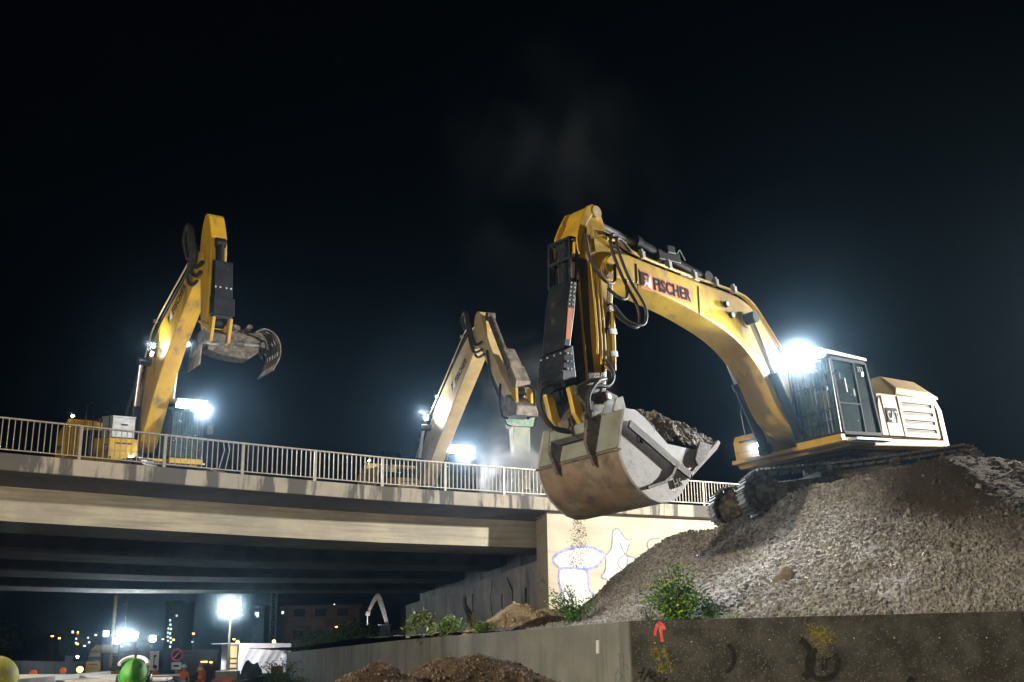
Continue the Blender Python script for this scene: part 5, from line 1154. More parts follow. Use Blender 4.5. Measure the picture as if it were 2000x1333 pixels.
# lattice mast
p = at(531, 1262, 190); p.z = 0
r = empty('lattice_mast', tuple(p), 0, 'tall thin steel lattice mast behind the white lorry', 'mast')
m = MB(); W_ = .45
for sx, sy in ((-1, -1), (1, -1), (1, 1), (-1, 1)): m.bar((p.x+sx*W_, p.y+sy*W_, 0), (p.x+sx*W_, p.y+sy*W_, 26), .08)
for i in range(26):
    s_ = 1 if i % 2 else -1; m.bar((p.x-s_*W_, p.y-W_, i), (p.x+s_*W_, p.y-W_, i+1), .05); m.bar((p.x-W_, p.y-W_, i), (p.x+W_, p.y-W_, i), .05)
m.build('lattice', SILV, r); rooted(r)
# far buildings
WIN = glow('lit_window', (1, .9, .7), 2.2); WINC = glow('cool_lit_window', (.8, .95, 1), 2.0); WINO = glow('orange_lamp_glass', (1, .42, .08), 9)
FACADE = mat('night_facade', (.12, .10, .09), (.09, .08, .075), .9, 0, .3)
def building(lab, x0, x1, Yd, ztop, lit=(), bands=0, mt=FACADE, dep=14):
    a = at(x0, 1290, Yd); b = at(x1, 1290, Yd)
    r = empty('apartment_building', ((a.x+b.x)/2, Yd, 0), 0, lab, 'building')
    MB().box(a.x, b.x, Yd, Yd+dep, 0, ztop).build('wall', mt, r); MB().box(a.x-.3, b.x+.3, Yd-.3, Yd+dep+.3, ztop+.01, ztop+.5).build('roof', mt, r)
    for k in range(bands):
        z = ztop-1.9-k*3.0
        if z > 1: MB().box(a.x+.5, b.x-.5, Yd-1.3, Yd-.01, z-.5, z+.6).build('balcony', mt, r)
        nW_ = int((b.x-a.x)/3)
        for q in range(nW_): MB().box(a.x+1+q*3, a.x+2.6+q*3, Yd-.06, Yd-.01, z+.9, z+2.0).build('window', BLK, r)
    for (px, py, ww, hh, mm) in lit:
        c = at(px, py, Yd-.1); ww *= .55; hh *= .55; MB().box(c.x-ww/2, c.x+ww/2, Yd-.16, Yd-.07, c.z-hh/2, c.z+hh/2).build('window', mm, r)
    rooted(r); return r
building('dark tower block with a column of small cool lit windows', 318, 352, 420, 24, [(333+((i*7) % 3-1)*.8, 1212+i*8.6, 1.0, 1.2, WINC) for i in range(7)]+[(329, 1228, .9, 1, WINC), (328, 1236, .9, 1, WINC), (327.5, 1244, .9, 1, WINC), (328, 1252, .9, 1, WINC), (339, 1250, 1.2, .8, WINO), (345, 1203, 1.0, 1, WINC)])
building('long dark apartment block with brownish lit balcony bands, right of the lorry', 556, 700, 160, 9.0, [(653, 1181, .3, .3, WIN), (775, 1194, .8, .4, WINO)][:1]+[(657, 1224, .5, .4, WINO), (601, 1210, .3, .5, WIN)], 3, mat('brown_facade', (.20, .13, .10), (.14, .09, .07), .9, 0, .4))
building('low dark block with scattered lit windows at the far left', 90, 190, 380, 12, [(142, 1235, 1.2, 1.4, WINC), (152, 1237, .8, 1.8, WINO), (149, 1248, .8, .9, WIN), (148, 1256, .8, .8, WIN), (151, 1258, 1.2, .9, WINO), (172, 1246, .8, .8, WIN), (174, 1255, 1, .9, WIN), (165, 1262, 1.3, .8, WINC)])
building('distant dark building with two white lit windows near the lattice mast', 492, 512, 300, 16, [(501, 1199, 1.3, 1.2, WINC), (503.5, 1201, .8, 2.2, WINC)])
building('narrow dark building with one lit window right of the lattice mast', 546, 570, 330, 17, [(552, 1197, 1.0, 1.3, WIN)])
building('low wide warehouse with dim warm wall behind the workers', 355, 425, 210, 3.9, [(395, 1293, 1.0, .35, WIN)], 0, mat('warm_warehouse_wall', (.30, .20, .12), None, .9))
# street lamps far away
for i, (px, py, Y, mm, lb) in enumerate(((116, 1247, 260, WINO, 'distant orange street lamp, brightest at the far left'), (102, 1243, 300, WINO, 'tiny distant orange street lamp left of the brightest one'), (187, 1241, 240, WIN, 'distant pale street lamp left of the floodlit machine'), (318, 1249, 230, WIN, 'distant warm street lamp just left of the tower block'), (378, 1238, 260, WINO, 'distant street lamp in the gap between tower block and light tower'), (376, 1254, 300, WINC, 'faint distant white street lamp low between tower block and light tower'), (457, 1249, 280, WINO, 'distant street lamp directly above the lorry rear'), (402, 1293, 150, WINO, 'orange road lamp low behind the workers'), (412, 1294, 150, WINO, 'second orange road lamp, right of the workers'))):
    c = at(px, py, Y); r = empty('street_lamp', (c.x, c.y, 0), 0, lb, 'street lamp', 'street lamps of the distant town')
    MB().cyl((c.x, c.y+.2, 0), (c.x, c.y+.2, c.z), .06, 6).build('pole', FACADE, r); MB().box(c.x-.22*Y/250, c.x+.22*Y/250, c.y-.15, c.y+.15, c.z-.12*Y/250, c.z+.12*Y/250).build('lamp_glass', mm, r); rooted(r)
# beacons on the lorry roof
for px, lb in ((464, 'orange beacon on the rear edge of the lorry roof'), (535, 'orange beacon in the middle of the lorry roof')):
    c = at(px, 1255, 102.5); tag(MB().lathe([(.14, 0), (.16, .12), (.08, .24), (.02, .26)], 12, Matrix.Translation((c.x, c.y, ztop+.03))).build('warning_beacon', WINO), lb, 'beacon')

# small far excavator arm seen under the last girder
M5 = Matrix.Translation(at(763, 1262, 118).xy.to_3d()) @ Matrix.Rotation(R(178), 4, 'Z')
r5, b5, s5 = machine('pale excavator arm with hanging chain seen under the bridge left of the abutment', Matrix.Translation((at(768, 1262, 118).x, 118, 3.2)) @ Matrix.Rotation(R(183), 4, 'Z'), .62, 0,
    [(.3, 1.8), (.8, 1.8), (1.7, 4.9), (2.9, 8.0), (2.7, 8.5), (2.2, 8.5), (1.3, 6.0)], .6, [(2.3, 8.1), (2.6, 7.8), (3.3, 6.9), (4.0, 5.4), (4.4, 5.6), (3.7, 7.4), (2.9, 8.6), (2.4, 8.6)], .5, 1, detail=False, paint=TOOL, sidepaint=BLK, group='tracked excavators')
MB().tube([(4.3, 0, 5.3), (4.3, 0, 3.9)], .07, 8).tube([(4.3, 0, 3.9), (4.2, 0, 3.7), (4.3, 0, 3.5), (4.45, 0, 3.7)], .06, 6).build('chain_and_hook', SILV, r5)
MB().prism([(3.8, 5.7), (4.5, 5.7), (4.6, 5.1), (3.95, 5.0)], -.35, .35).build('quick_coupler', TOOL, r5)
lamp('lamp_beam', (3.6, 1.8, 3.2), (2.6, .2, 8), 420, COOL, spot=150, size=.1, parent=r5)

# excavator 4: faces us under the bridge at the left, glaring work lamps
M4 = Matrix.Translation((-25.8, 74, .0)) @ Matrix.Rotation(R(-72), 4, 'Z')
boom4 = [(.5, 1.75), (.9, 1.7), (1.1, 3.2), (1.3, 4.3), (1.35, 5.4), (1.15, 5.4), (1.0, 4.4), (.7, 3.2)]
stick4 = [(1.15, 5.2), (1.4, 5.2), (1.2, 6.4), (1.0, 6.4)]
e4, b4, s4 = machine('excavator with glaring work lamps and raised boom under the bridge, behind the green helmet', M4, .95, R(5), boom4, .20, stick4, .16, -1, detail=False)
for c, w_ in (((2.55, .85, 3.75), .5), ((2.55, 1.35, 3.75), .5), ((2.55, .3, 3.4), .35), ((1.2, -.42, 3.9), .3)): led(e4, c, (1, -.1, -.05), w_, .3, LEDW)
led(e4, (1.4, 2.55, 3.55), (1, 0, 0), .35, .35, LEDW); MB().tube(spline([(1.4, 1.5, 3.3), (1.4, 2.2, 3.4), (1.35, 2.55, 2.9), (1.35, 2.55, 3.4)], 4), .03, 6).build('lamp_arm', BLK, e4)
led(e4, (.6, -2.1, 2.45), (1, 0, 0), .12, .12, LEDS); lamp('lamp_beam', (2.95, .7, 3.75), (12, 0, 2.0), 1600, COOL, spot=150, size=.3, parent=e4)
mst = MB()
for x in (.1, .75): mst.bar((1.0, x, 3.0), (1.1, x-.05, 8.6), .09)
for i in range(9): mst.bar((1.0, .1, 3.2+i*.6), (1.05, .75, 3.5+i*.6), .04)
mst.build('mast_frame', DSTEEL, e4)

# vehicles, barriers and wall at lower left
p0_ = Vector((-9.2, 26, 0))
def car(lab, loc, rz, paint, lights=False, hh=1.46):
    r = empty('parked_car', loc, rz, lab, 'car')
    body = MB().prism([(-2.2, .35), (2.2, .32), (2.25, .62), (2.1, .82), (1.1, .93), (-1.6, .98), (-2.2, .92), (-2.28, .6)], -.88, .88).build('body', paint, r, bevel=.07)
    vs = [(-2.05, .80, .97), (1.15, .80, .92), (.35, .66, hh-.06), (-1.6, .66, hh-.04)]; q = [(x, -y, z) for x, y, z in vs]
    MB().add(vs+q, [(0, 1, 2, 3), (7, 6, 5, 4), (0, 4, 5, 1), (1, 5, 6, 2), (2, 6, 7, 3), (3, 7, 4, 0)]).build('window_glass', BLK, r, bevel=.03)
    MB().box(-1.62, .38, -.66, .66, hh-.05, hh).build('roof', paint, r, bevel=.02)
    for x in (-1.35, 1.4):
        for y in (-.86, .86): w_ = MB().cyl((x, y-.1, .33), (x, y+.1, .33), .33, 20).build('wheel', RUBBER, r, smooth=40); MB().cyl((x, y-.105, .33), (x, y+.105, .33), .2, 12).build('rim', SILV, w_)
    for y in (-.66, .66):
        MB().box(-2.29, -2.22, y-.16, y+.16, .68, .86).build('tail_light', glow('tail_light_red', (1, .05, .03), 9) if lights and y > 0 else RM, r)
        MB().box(2.16, 2.24, y-.18, y+.18, .58, .74).build('headlight', WHITE, r)
    return r
SILP = mat('silver_car_paint', (.45, .46, .47), None, .25, .5)
c = at(318, 1325, 37)
car('silver car parked across the road right of the green helmet', (c.x, 37, 0), R(4), SILP, hh=1.44)
c = at(248, 1325, 25); DK = mat('dark_car_paint', (.03, .03, .035), None, .25, .3)
# dark pickup with pale cover and lit tail lamps
r = empty('pickup_truck', (at(232, 1325, 25).x, 25, 0), R(15), 'dark pickup with pale load cover and glowing tail lamps behind the green helmet', 'pickup')
MB().box(-1.1, 1.1, -2.0, 2.3, .45, 1.38).build('body', DK, r, bevel=.06)
MB().box(-1.05, 1.05, -1.9, 2.2, 1.40, 1.46).build('load_cover', mat('pale_cover', (.5, .48, .45), None, .5), r, bevel=.02)
MB().box(-.72, -.58, -2.03, -2.004, 1.14, 1.28).build('tail_light', glow('tail_red', (1, .04, .02), 14), r); MB().box(-.90, -.74, -2.03, -2.004, 1.14, 1.28).build('reversing_light', LEDS if False else glow('reversing_white', (.8, .85, 1), 20), r)
for x in (-1, 1):
    for y in (-1.4, 1.4): MB().cyl((x-.12, y, .36), (x+.12, y, .36), .36, 18).build('wheel', RUBBER, r, smooth=40)
r = empty('parked_van', (at(160, 1330, 30).x, 30, 0), R(8), 'low white van roof just left of the pickup tail lamps', 'van')
MB().prism([(-1.6, .4), (2.4, .4), (2.4, .9), (1.6, 1.15), (1.2, 1.5), (-1.6, 1.55)], -.85, .85).build('body', WHITE, r, bevel=.08); MB().prism([(1.62, 1.10), (1.25, 1.45), (1.2, 1.40), (1.5, 1.08)], -.8, .8).build('window_glass', BLK, r)
for x in (-1, 1.6):
    for y in (-.8, .8): MB().cyl((x, y-.1, .33), (x, y+.1, .33), .33, 18).build('wheel', RUBBER, r, smooth=40)
# guard rail running away
r = empty('guard_rail', tuple(atz(60, 1333, .9)), 0, 'double steel guard rail running along the road at the lower left', 'guard rail')
ga, gb = at(20, 1337, 17), at(215, 1314, 44)
for dz in (0, -.28): 
    m = MB(); m.bar((ga.x, ga.y, ga.z+dz), (gb.x, gb.y, gb.z+dz*.9), .05, .12); m.bar((ga.x-.25, ga.y+.2, ga.z+dz), (gb.x-.25, gb.y+.2, gb.z+dz), .04, .10); m.build('rail', SILV, r)
for i in range(14):
    q = ga.lerp(gb, i/13); MB().box(q.x-.2, q.x-.12, q.y-.03, q.y+.03, 0, q.z).build('post', SILV, r)
rooted(r)
# bollards with lamps
for px, py, Y, mm, lb in ((156, 1308, 46, WINO, 'grey barrier post with a bright orange warning lamp'), (123, 1310, 44, bpy.data.materials['orange_plastic'], 'grey barrier post with an unlit orange lamp'), (65, 1315, 40, bpy.data.materials['orange_plastic'], 'thin post with an unlit lamp left of the two barrier posts')):
    c = at(px, py, Y); r = empty('warning_post', (c.x, c.y, 0), 0, lb, 'warning post')
    MB().box(c.x-.09, c.x+.09, c.y-.05, c.y+.05, 0, c.z-.12).build('post', SILV, r)
    MB().cyl((c.x, c.y-.06, c.z), (c.x, c.y+.06, c.z), .11, 16).build('lamp', mm, r); rooted(r)
# noise barrier wall
a = at(-60, 1300, 60); b = at(168, 1303, 105); r = empty('noise_wall', (a.x, a.y, 0), 0, 'dim grey panelled noise wall behind the guard rail at the left', 'wall')
NW = mat('grey_noise_panel', (.05, .05, .055), (.035, .035, .04), .8, 0, .5)
for i in range(10):
    q0 = a.lerp(b, i/10); q1 = a.lerp(b, (i+.985)/10); zt_ = 2.15 if i != 7 else 2.6
    m = MB(); m.bar((q0.x, q0.y, zt_/2), (q1.x, q1.y, zt_/2), .2, zt_); m.build('wall_panel', NW, r)
rooted(r)

# ================================================================== PEOPLE
HIVIS = mat('orange_hi_vis_cloth', (.80, .20, .03), (.68, .15, .02), .7, 0, 4); NAVYC = mat('dark_work_cloth', (.03, .035, .05), None, .85); SKIN = mat('skin', (.48, .28, .20), None, .55); REFL = mat('reflective_tape', (.6, .6, .58), None, .35)
YGC = mat('yellow_hi_vis_cloth', (.55, .62, .06), None, .7)
def body_mesh(name, joints, edges, radii, mt, parent, sub=2):
    me = bpy.data.meshes.new(name); me.from_pydata(joints, edges, []); o = link(name, me, mt, parent)
    o.modifiers.new('skin', 'SKIN'); me.skin_vertices or None
    for i, r_ in enumerate(radii): me.skin_vertices[0].data[i].radius = r_ if isinstance(r_, tuple) else (r_, r_)
    me.skin_vertices[0].data[0].use_root = True
    s_ = o.modifiers.new('sub', 'SUBSURF'); s_.levels = sub; s_.render_levels = sub
    me.shade_smooth(); return o
def helmet(parent, c, mt, yaw=0, tilt=0):
    """Safety helmet: ribbed dome, peak and rim."""
    M_ = Matrix.Translation(c) @ Matrix.Rotation(tilt, 4, 'Y') @ Matrix.Scale(1.0 if tilt > -.3 else .88, 4)
    m = MB(); n = 28; rows = 12; vs = []
    for j in range(rows+1):
        t = j/rows*math.pi/2
        for k in range(n):
            a_ = 2*math.pi*k/n; rr = math.cos(t); x = .150*rr*math.cos(a_); y = .122*rr*math.sin(a_); z = .135*math.sin(t)
            if abs(math.sin(a_)*rr) < .22: z += .010*(1-abs(math.sin(a_)*rr)/.22)
            vs.append(M_ @ Vector((x, y, z)))
    m.add(vs, [(j*n+k, j*n+(k+1) % n, (j+1)*n+(k+1) % n, (j+1)*n+k) for j in range(rows) for k in range(n)])
    h = m.build('helmet', mt, parent, smooth=50)
    rim = [M_ @ Vector((.160*math.cos(2*math.pi*k/n), .130*math.sin(2*math.pi*k/n), -.006)) for k in range(n+1)]
    MB().tube(rim, .008, 6, cap=False).build('rim', mt, h, smooth=60)
    m = MB(); N2 = 9
    A_ = [M_ @ Vector((.150*math.cos(a_), .122*math.sin(a_), -.004)) for a_ in [R(-60+120*i/(N2-1)) for i in range(N2)]]; B_ = [M_ @ Vector((.150*math.cos(a_)+.055*math.cos(a_), .128*math.sin(a_), -.022)) for a_ in [R(-60+120*i/(N2-1)) for i in range(N2)]]
    m.add(A_+B_+[p+Vector((0, 0, .006)) for p in A_+B_], [(i, i+1, N2+i+1, N2+i) for i in range(N2-1)]+[(2*N2+i, 3*N2+i, 3*N2+i+1, 2*N2+i+1) for i in range(N2-1)]); m.build('peak', mt, h, smooth=50)
    return h, M_
def person(lab, foot, yaw, top, hair, helm=None, hgt=1.76, lean=0, arm=(0, 0), trousers=NAVYC, sub=2, tilt=0):
    r = empty('person', (foot[0], foot[1], foot[2] if len(foot) > 2 else 0), yaw, lab, 'person'); k = hgt/1.76
    L = math.sin(lean); Cc_ = math.cos(lean); hz = .94*k
    def T(x, y, z): z *= k; return (x+max(0, z-hz)*L, y, hz+(z-hz)*Cc_) if z > hz else (x, y, z)
    J = [T(0, 0, .95), T(0, 0, 1.15), T(0, 0, 1.38), T(0, .17, 1.43), T(.02+arm[0]*.3, .23, 1.18), T(.08+arm[0], .22, .95+arm[1]), T(0, -.17, 1.43), T(.02+arm[0]*.3, -.23, 1.18), T(.08+arm[0], -.22, .95+arm[1]), T(0, 0, 1.50)]
    body_mesh('jacket', J, [(0, 1), (1, 2), (2, 3), (3, 4), (4, 5), (2, 6), (6, 7), (7, 8), (2, 9)], [(.13, .17), (.12, .16), (.12, .17), .075, .06, .045, .075, .06, .045, .06], top, r, sub)
    J = [T(0, 0, .92), T(0, .10, .86), T(.02, .11, .48), T(0, .12, .10), T(.10, .13, .05), T(0, -.10, .86), T(.02, -.11, .48), T(0, -.12, .10), T(.10, -.13, .05)]
    body_mesh('trousers', J, [(0, 1), (1, 2), (2, 3), (3, 4), (0, 5), (5, 6), (6, 7), (7, 8)], [(.12, .15), .095, .065, .055, .05, .095, .065, .055, .05], trousers, r, sub)
    hc = Vector(T(.02, 0, 1.645))
    J = [T(0, 0, 1.48), T(.01, 0, 1.56), tuple(hc+Vector((0, 0, .0))), tuple(hc+Vector((0, 0, .07)))]
    body_mesh('head', J, [(0, 1), (1, 2), (2, 3)], [.055, .055, (.095, .075), (.085, .07)], SKIN, r, sub)
    f = MB().add([hc+Vector((.095, -.012, -.01)), hc+Vector((.095, .012, -.01)), hc+Vector((.122, 0, -.025)), hc+Vector((.09, 0, .03))], [(0, 1, 2), (1, 3, 2), (3, 0, 2)])
    f.build('nose', SKIN, r)
    for s_ in (1, -1):
        MB().lathe([(.004, -.01), (.011, 0), (.004, .01)], 8, Matrix.Translation(hc+Vector((.088, s_*.032, .012)))).build('eye', NAVY, r)
        MB().lathe([(.01, -.03), (.022, 0), (.01, .03)], 8, Matrix.Translation(hc+Vector((0, s_*.085, -.005)))).build('ear', SKIN, r)
        q = Vector(T(.10+arm[0], s_*.22, .86+arm[1])); m = MB().tube([q+Vector((0, 0, .06)), q, q+Vector((.01, 0, -.05))], .035, 8, .03)
        for i in range(4): m.tube([q+Vector((-.025+i*.018, 0, -.04)), q+Vector((-.02+i*.018, s_*-.005, -.09-.008*(i in (1, 2)))), q+Vector((-.01+i*.018, s_*-.02, -.12))], .009, 6)
        m.tube([q+Vector((.03, 0, 0)), q+Vector((.05, s_*-.01, -.05))], .010, 6); m.build('hand', SKIN, r, smooth=60)
    MB().lathe([(.155, 1.10*k), (.158, 1.15*k)], 20, Matrix.Scale(1, 4)).build('reflective_band', REFL, r) if lean == 0 else None
    if helm:
        h, M_ = helmet(r, hc+Vector((-.02*(tilt != 0), 0, .035-.02*(tilt != 0))), helm, 0, tilt); return r, h, M_
    m = blob('hair', hc+Vector((-.015, 0, .035)), .1, (1.0, .86, .95), hair, 3, 2, .08); m.parent = r
    return r, None, None
GRNH = mat('green_helmet_plastic', (.05, .27, .04), (.035, .18, .03), .58, 0, 9, .1, 60, (.12, .16, .08), 14, lo3=.56, hi3=.62, spec=.3); YGH = mat('yellow_helmet_plastic', (.40, .39, .09), (.28, .27, .08), .6, 0, 9, .1, 60, (.25, .23, .12), 14, lo3=.56, hi3=.62, spec=.3)
q = at(262, 1308, 9.6)
r, h, M_ = person('person in green safety helmet with dark ear defenders and pale visor, seen from behind', (q.x, 9.6, -.025), R(97), HIVIS, None, GRNH, tilt=R(-38))
MB().lathe([(.03, -.025), (.045, -.02), (.048, .02), (.03, .03)], 18, M_ @ Matrix.Translation((-.01, -.135, -.05)) @ Matrix.Rotation(R(90), 4, 'X')).build('ear_defender', BLK, h, smooth=40)
MB().lathe([(.03, -.025), (.045, -.02), (.048, .02), (.03, .03)], 18, M_ @ Matrix.Translation((-.01, .135, -.05)) @ Matrix.Rotation(R(90), 4, 'X')).build('ear_defender', BLK, h, smooth=40)
vb = MB(); 
for s_ in (1, -1):
    P = [M_ @ Vector((.162*math.cos(R(a_))*math.cos(R(38)), .130*math.sin(R(a_)), .15*math.sin(R(44))*1.0)) for a_ in ([6+i*11 for i in range(8)] if s_ > 0 else [-6-i*11 for i in range(8)])]
    vb.tube(P, .016, 7)
vb.build('raised_visor', WHITE, h, smooth=50)
MB().add([M_ @ Vector((-.155, -.01, .035)), M_ @ Vector((-.150, .035, .055)), M_ @ Vector((-.152, .02, .02))], [(0, 1, 2)]).build('helmet_sticker', ORANGE, h)
q = at(-8, 1312, 7.9)
person('person in scuffed yellow safety helmet cut by the left picture edge', (q.x, 7.9, -.02), R(10), YGC, None, YGH, hgt=1.76, tilt=R(12))
for px, Y, yaw, lb, top, ln, am, hm in ((303, 52, 170, 'bareheaded worker in bright orange hi vis jacket, leftmost of the group behind the car', HIVIS, 0, (0, 0), None), (358, 55, -60, 'worker in orange and dark jacket bending over, in the middle of the group', HIVIS, .25, (.2, .2), WHITE), (373, 58, 20, 'dark clothed worker stooping with pale sleeves behind the barrier', NAVYC, .7, (.2, .1), WHITE), (393, 60, 120, 'worker in orange trousers standing beside the orange marker post', HIVIS, 0, (0, 0), HIVIS)):
    q = at(px, 1300, Y); person(lb, (q.x, Y), R(yaw), top, BLK, hm, 1.74, ln, am, HIVIS if px == 393 else NAVYC, 1)

# ================================================================== PLANTS
def leaves(n, centre, spread, size, mb, up=.3, rs_=rnd):
    for _ in range(n):
        c = Vector(centre)+Vector((rs_.gauss(0, spread[0]), rs_.gauss(0, spread[1]), rs_.gauss(0, spread[2])))
        d = Vector((rs_.gauss(0, 1), rs_.gauss(0, 1), rs_.gauss(up, .6))).normalized(); s_ = d.orthogonal().normalized(); s_.rotate(Matrix.Rotation(rs_.random()*6.28, 3, d))
        L = size*rs_.uniform(.6, 1.3); nn_ = d.cross(s_)
        mb.add([c, c+d*L*.45+s_*L*.30+nn_*L*.05, c+d*L, c+d*L*.45-s_*L*.30+nn_*L*.05, c+d*L*.5-nn_*L*.06], [(0, 1, 4), (1, 2, 4), (2, 3, 4), (3, 0, 4)])
def bush(lab, base, h_, wd, ns, nl, mts, size=.07, cat='bush', nm='bush', lean=0, tall=None):
    r = empty(nm, tuple(base), 0, lab, cat); st_ = MB(); lv = [MB() for _ in mts]
    for i in range(ns):
        a_ = rnd.uniform(-1, 1); hh = h_*rnd.uniform(.45, 1)*(1-.35*abs(a_)); dx_ = a_*wd; dy_ = rnd.uniform(-.5, .5)*wd
        P = spline([Vector(base), Vector(base)+Vector((dx_*.4, dy_*.4, hh*.5)), Vector(base)+Vector((dx_+lean*hh, dy_, hh))], 5); st_.tube(P, .012, 5, .004)
        for j, p in enumerate(P[1:]):
            for _ in range(max(1, nl//10)): leaves(1, p, (.06+.05*wd, .06, .05), size, lv[rnd.choices(range(len(mts)), [6, 4, 1][:len(mts)])[0]])
    st_.build('stem', STEM, r)
    for k, (mb_, m_) in enumerate(zip(lv, mts)):
        if mb_.f: mb_.build('foliage', m_, r, kind='stuff', fix=False)
    rooted(r); return r
YG = mat('bright_yellow_leaf', (.35, .48, .03), None, .5)
def base_at(px, py, Y): 
    p = at(px, py, Y); p.z = max(gz(p.x, p.y)-.02, WZ-.1) if p.x > -1 else p.z; return p
q = base_at(1310, 1210, 21.0); q = Vector((at(1322, 1208, 20.6).x, 20.6, gz(at(1322, 1208, 20.6).x, 20.6)))
bush('leafy green bush growing on the wall top above the red arrow', q, 1.0, .52, 46, 50, [LEAF, LEAFD, YG], .075)
bush('small side shoot of weeds right of the leafy bush on the wall', Vector((at(1385, 1207, 20.8).x, 20.8, gz(at(1385, 1207, 20.8).x, 20.8))), .45, .2, 12, 40, [LEAFD, LEAF], .05, 'weeds', 'weed')
bush('low sprawling weed left of the leafy bush on the wall', Vector((at(1268, 1212, 21.0).x, 21.0, gz(at(1268, 1212, 21.0).x, 21.0))), .36, .14, 7, 30, [LEAFD, LEAF], .042, 'weeds', 'weed')
bush('dark green bramble with arching tips in front of the lit abutment', at(1118, 1212, 24.6), .75, .55, 22, 60, [LEAFD, LEAF], .06, lean=-.15)
bush('pale green bush at the end of the wall near the bramble arch', at(880, 1245, 32), .62, .30, 26, 60, [LEAFP, LEAF], .09)
bush('yellowish weeds on the wall top beside the pale bush', at(938, 1236, 29), .28, .35, 16, 40, [LEAFP, LEAF], .07, 'weeds', 'weed')
# arching bramble
ab = at(847, 1246, 33); r = empty('bramble', tuple(ab), 0, 'single long bramble shoot arching over to the left behind the wall', 'bramble')
arc = spline([at(847, 1246, 33), at(845, 1228, 33), at(837, 1212, 33), at(826, 1204, 33), at(814, 1206, 33), at(806, 1218, 33), at(803, 1234, 33)], 6)
MB().tube(arc, .02, 6, .008).build('stem', STEM, r); lv = MB()
for p in arc[4:]: leaves(7, p, (.09, .09, .08), .16, lv, 0)
leaves(30, at(840, 1243, 33), (.25, .1, .08), .14, lv); lv.build('foliage', LEAFP, r, kind='stuff', fix=False); rooted(r)
# low weeds along the wall top
lv = MB()
for px0, px1, n in ((1330, 1460, 260), (1535, 1640, 160), (1925, 1990, 60), (1200, 1300, 60)):
    for _ in range(n):
        px = rnd.uniform(px0, px1); p = on_wall(px, 1200, WR[0] if px < 1540 else WR[1], WR[1] if px < 1540 else WR[2]); y_ = p.y+.45+rnd.random()*.25; leaves(1, (p.x*y_/p.y, y_, gz(p.x*y_/p.y, y_)+.02), (.01, .03, .012), .035, lv)
lv.build('ground_weeds', LEAF, label='thin line of low weeds along the top of the dark wall', cat='weeds', kind='stuff', fix=False)
# dry stalks in front of the sand heap
dr = mat('dry_stalk', (.16, .11, .06), None, .9)
for px, t, lb in ((921, 1196, 'dry stalk leaning on the stained abutment, leftmost of three'), (985, 1200, 'dry stalk in front of the sand heap, middle of three'), (1048, 1206, 'dark dry stalk on the earth bank, rightmost of three')):
    a_ = at(px-2, 1232, 29); b_ = at(px+2, t, 29); m = MB().tube(spline([a_, a_.lerp(b_, .5)+Vector((.05, 0, 0)), b_], 4), .02, 5, .008)
    for k in range(9): q = a_.lerp(b_, .3+.08*k); m.bar(q, q+Vector((rnd.uniform(-.12, .12), 0, .08)), .012)
    m.build('dry_stalk', dr, label=lb, cat='stalk', group='dry stalks')
# dark trees and scrub beyond the wall
def tree(lab, base, h_, wd, mts, nlv, size, seed):
    rr = random.Random(seed); r = empty('tree', tuple(base), 0, lab, 'tree'); b = Vector(base)
    tr = MB().tube(spline([b, b+Vector((.1, 0, h_*.4)), b+Vector((-.05, 0, h_*.75))], 4), .16, 8, .05); lv = MB(); cl = []
    for i in range(12):
        a_ = rr.random()*6.28; q = b+Vector((math.cos(a_)*wd*rr.uniform(.3, .9), math.sin(a_)*wd*.6, h_*rr.uniform(.35, .98))); tr.tube(spline([b+Vector((0, 0, h_*.35)), b.lerp(q, .6)+Vector((0, 0, .3)), q], 3), .05, 5, .015); cl.append(q)
    tr.build('trunk', STEM, r)
    for q in cl: leaves(nlv//12, q, (wd*.25, wd*.25, h_*.09), size, lv, 0, rr)
    lv.build('crown', mts, r, kind='stuff', fix=False); rooted(r)
p = at(632, 1276, 66); tree('dark scrubby tree growing behind the low end of the grey wall', (p.x, p.y, 0), 2.7, 1.0, LEAFD, 3600, .15, 3)
p = at(640, 1268, 68); tree('second dark scrubby tree right of the first behind the grey wall', (p.x, p.y, 1.2), 2.4, 1.8, LEAFD, 3600, .15, 5)
p = at(568, 1300, 50); tree('grassy dark thicket at the lower end of the grey wall', (p.x-.3, p.y, 0), 1.6, .9, LEAFD, 2200, .10, 7)
p = at(690, 1262, 90); tree('third dark tree filling the gap left of the abutment pillar', (p.x, p.y, 1.2), 3.2, 2.6, LEAFD, 3600, .18, 9)
p = at(5, 1262, 120); tree('dim green tree at the left picture edge behind the noise wall', (p.x-3, p.y, 0), 5.5, 3.5, mat('night_leaf', (.015, .035, .012), None, .8), 3600, .3, 12)

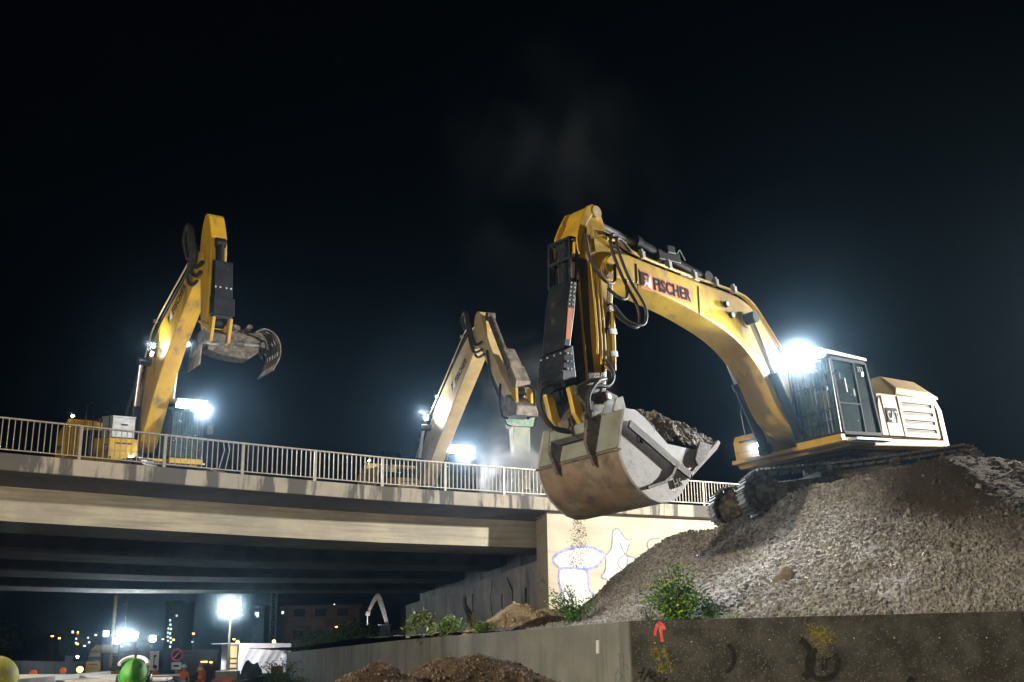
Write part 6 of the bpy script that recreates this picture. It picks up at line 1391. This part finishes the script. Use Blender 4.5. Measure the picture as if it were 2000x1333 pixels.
# ================================================================== STEAM, HAZE AND ADDED LAMP BLOOM
def puff(name, loc, sc, dens, lab, seed):
    bm = bmesh.new(); bmesh.ops.create_icosphere(bm, subdivisions=3, radius=1); me = bpy.data.meshes.new(name); bm.to_mesh(me); bm.free()
    m = bpy.data.materials.new('steam'); m.use_nodes = True; t = m.node_tree; N = t.nodes; L = t.links; N.clear()
    out = N.new('ShaderNodeOutputMaterial'); pv_ = N.new('ShaderNodeVolumePrincipled'); L.new(pv_.outputs[0], out.inputs['Volume']); pv_.inputs['Color'].default_value = (.95, .97, 1, 1)
    tc = N.new('ShaderNodeTexCoord'); ln = N.new('ShaderNodeVectorMath'); ln.operation = 'LENGTH'; L.new(tc.outputs['Object'], ln.inputs[0])
    n = N.new('ShaderNodeTexNoise'); n.inputs['Scale'].default_value = 1.7; n.inputs['Detail'].default_value = 5; n.inputs['Distortion'].default_value = .6
    ad = N.new('ShaderNodeVectorMath'); ad.inputs[1].default_value = (seed, 0, 0); L.new(tc.outputs['Object'], ad.inputs[0]); L.new(ad.outputs[0], n.inputs['Vector'])
    a1 = N.new('ShaderNodeMapRange'); a1.inputs[1].default_value = 1; a1.inputs[2].default_value = .2; L.new(ln.outputs['Value'], a1.inputs[0])
    mu = N.new('ShaderNodeMath'); mu.operation = 'MULTIPLY'; r2 = N.new('ShaderNodeMapRange'); r2.inputs[1].default_value = .47; r2.inputs[2].default_value = .68; L.new(n.outputs['Fac'], r2.inputs[0]); L.new(r2.outputs[0], mu.inputs[0]); L.new(a1.outputs[0], mu.inputs[1])
    m2 = N.new('ShaderNodeMath'); m2.operation = 'MULTIPLY'; m2.inputs[1].default_value = dens; L.new(mu.outputs[0], m2.inputs[0]); L.new(m2.outputs[0], pv_.inputs['Density'])
    o = link(name, me, m); o.location = loc; o.scale = sc; return tag(o, lab, 'steam', kind='stuff')
STEAM = True
if STEAM:
    puff('steam_cloud', at(1014, 935, 49.1), (1.9, 1.2, 2.3), 5.5, 'dense white steam rising around the chisel of the breaker', 1)
    puff('steam_cloud', at(1030, 830, 51.5), (5, 3, 5), .16, 'thin dust veil hanging in the air behind the breaker', 9)
    puff('steam_cloud', at(1080, 330, 46), (6, 4, 8), .005, 'faint high wisp of dust drifting above the boom', 13)
def bloom(loc, r, dens):  # glow volumes added round the lamps, standing in for lens bloom
    m = bpy.data.materials.get('lamp_bloom')
    if m is None:
        m = bpy.data.materials.new('lamp_bloom'); m.use_nodes = True; t = m.node_tree; N = t.nodes; L = t.links; N.clear()
        out = N.new('ShaderNodeOutputMaterial'); pv_ = N.new('ShaderNodeVolumePrincipled'); L.new(pv_.outputs[0], out.inputs['Volume']); pv_.inputs['Color'].default_value = (.75, .9, 1, 1); pv_.inputs['Anisotropy'].default_value = .3
        tc = N.new('ShaderNodeTexCoord'); ln = N.new('ShaderNodeVectorMath'); ln.operation = 'LENGTH'; L.new(tc.outputs['Object'], ln.inputs[0])
        a1 = N.new('ShaderNodeMapRange'); a1.inputs[1].default_value = 1; a1.inputs[2].default_value = 0; L.new(ln.outputs['Value'], a1.inputs[0])
        p_ = N.new('ShaderNodeMath'); p_.operation = 'POWER'; p_.inputs[1].default_value = 2.5; L.new(a1.outputs[0], p_.inputs[0])
        m2 = N.new('ShaderNodeMath'); m2.operation = 'MULTIPLY'; m2.inputs[1].default_value = BLOOMD; L.new(p_.outputs[0], m2.inputs[0]); L.new(m2.outputs[0], pv_.inputs['Density'])
    bm = bmesh.new(); bmesh.ops.create_icosphere(bm, subdivisions=3, radius=1); me = bpy.data.meshes.new('bloom_ball'); bm.to_mesh(me); bm.free()
    o = link('bloom_ball', me, m); o.location = loc; o.scale = (r, r, r); return tag(o, 'glow volume added around a work lamp as lens bloom', 'dust', kind='stuff')
BLOOMD = .13
BLOOM += [(hd_+Vector((0, -.3, 0)), 2.6, 1), (M4 @ Vector((2.5, .85, 3.55)), 2.4, 1), (M4 @ Vector((1.6, 2.5, 3.45)), 1.4, 1)]
for l_, r_, d_ in BLOOM: bloom(l_, r_, d_)
HAZE = 0.00030
if HAZE:
    m = bpy.data.materials.new('night_haze'); m.use_nodes = True; N = m.node_tree.nodes; N.clear(); out = N.new('ShaderNodeOutputMaterial'); pv_ = N.new('ShaderNodeVolumePrincipled'); m.node_tree.links.new(pv_.outputs[0], out.inputs['Volume'])
    pv_.inputs['Color'].default_value = (.45, .75, 1, 1); pv_.inputs['Density'].default_value = HAZE; pv_.inputs['Anisotropy'].default_value = .92
    o = MB().box(-130, 130, -30, 470, -1.0, 40).build('haze', m, kind='stuff')
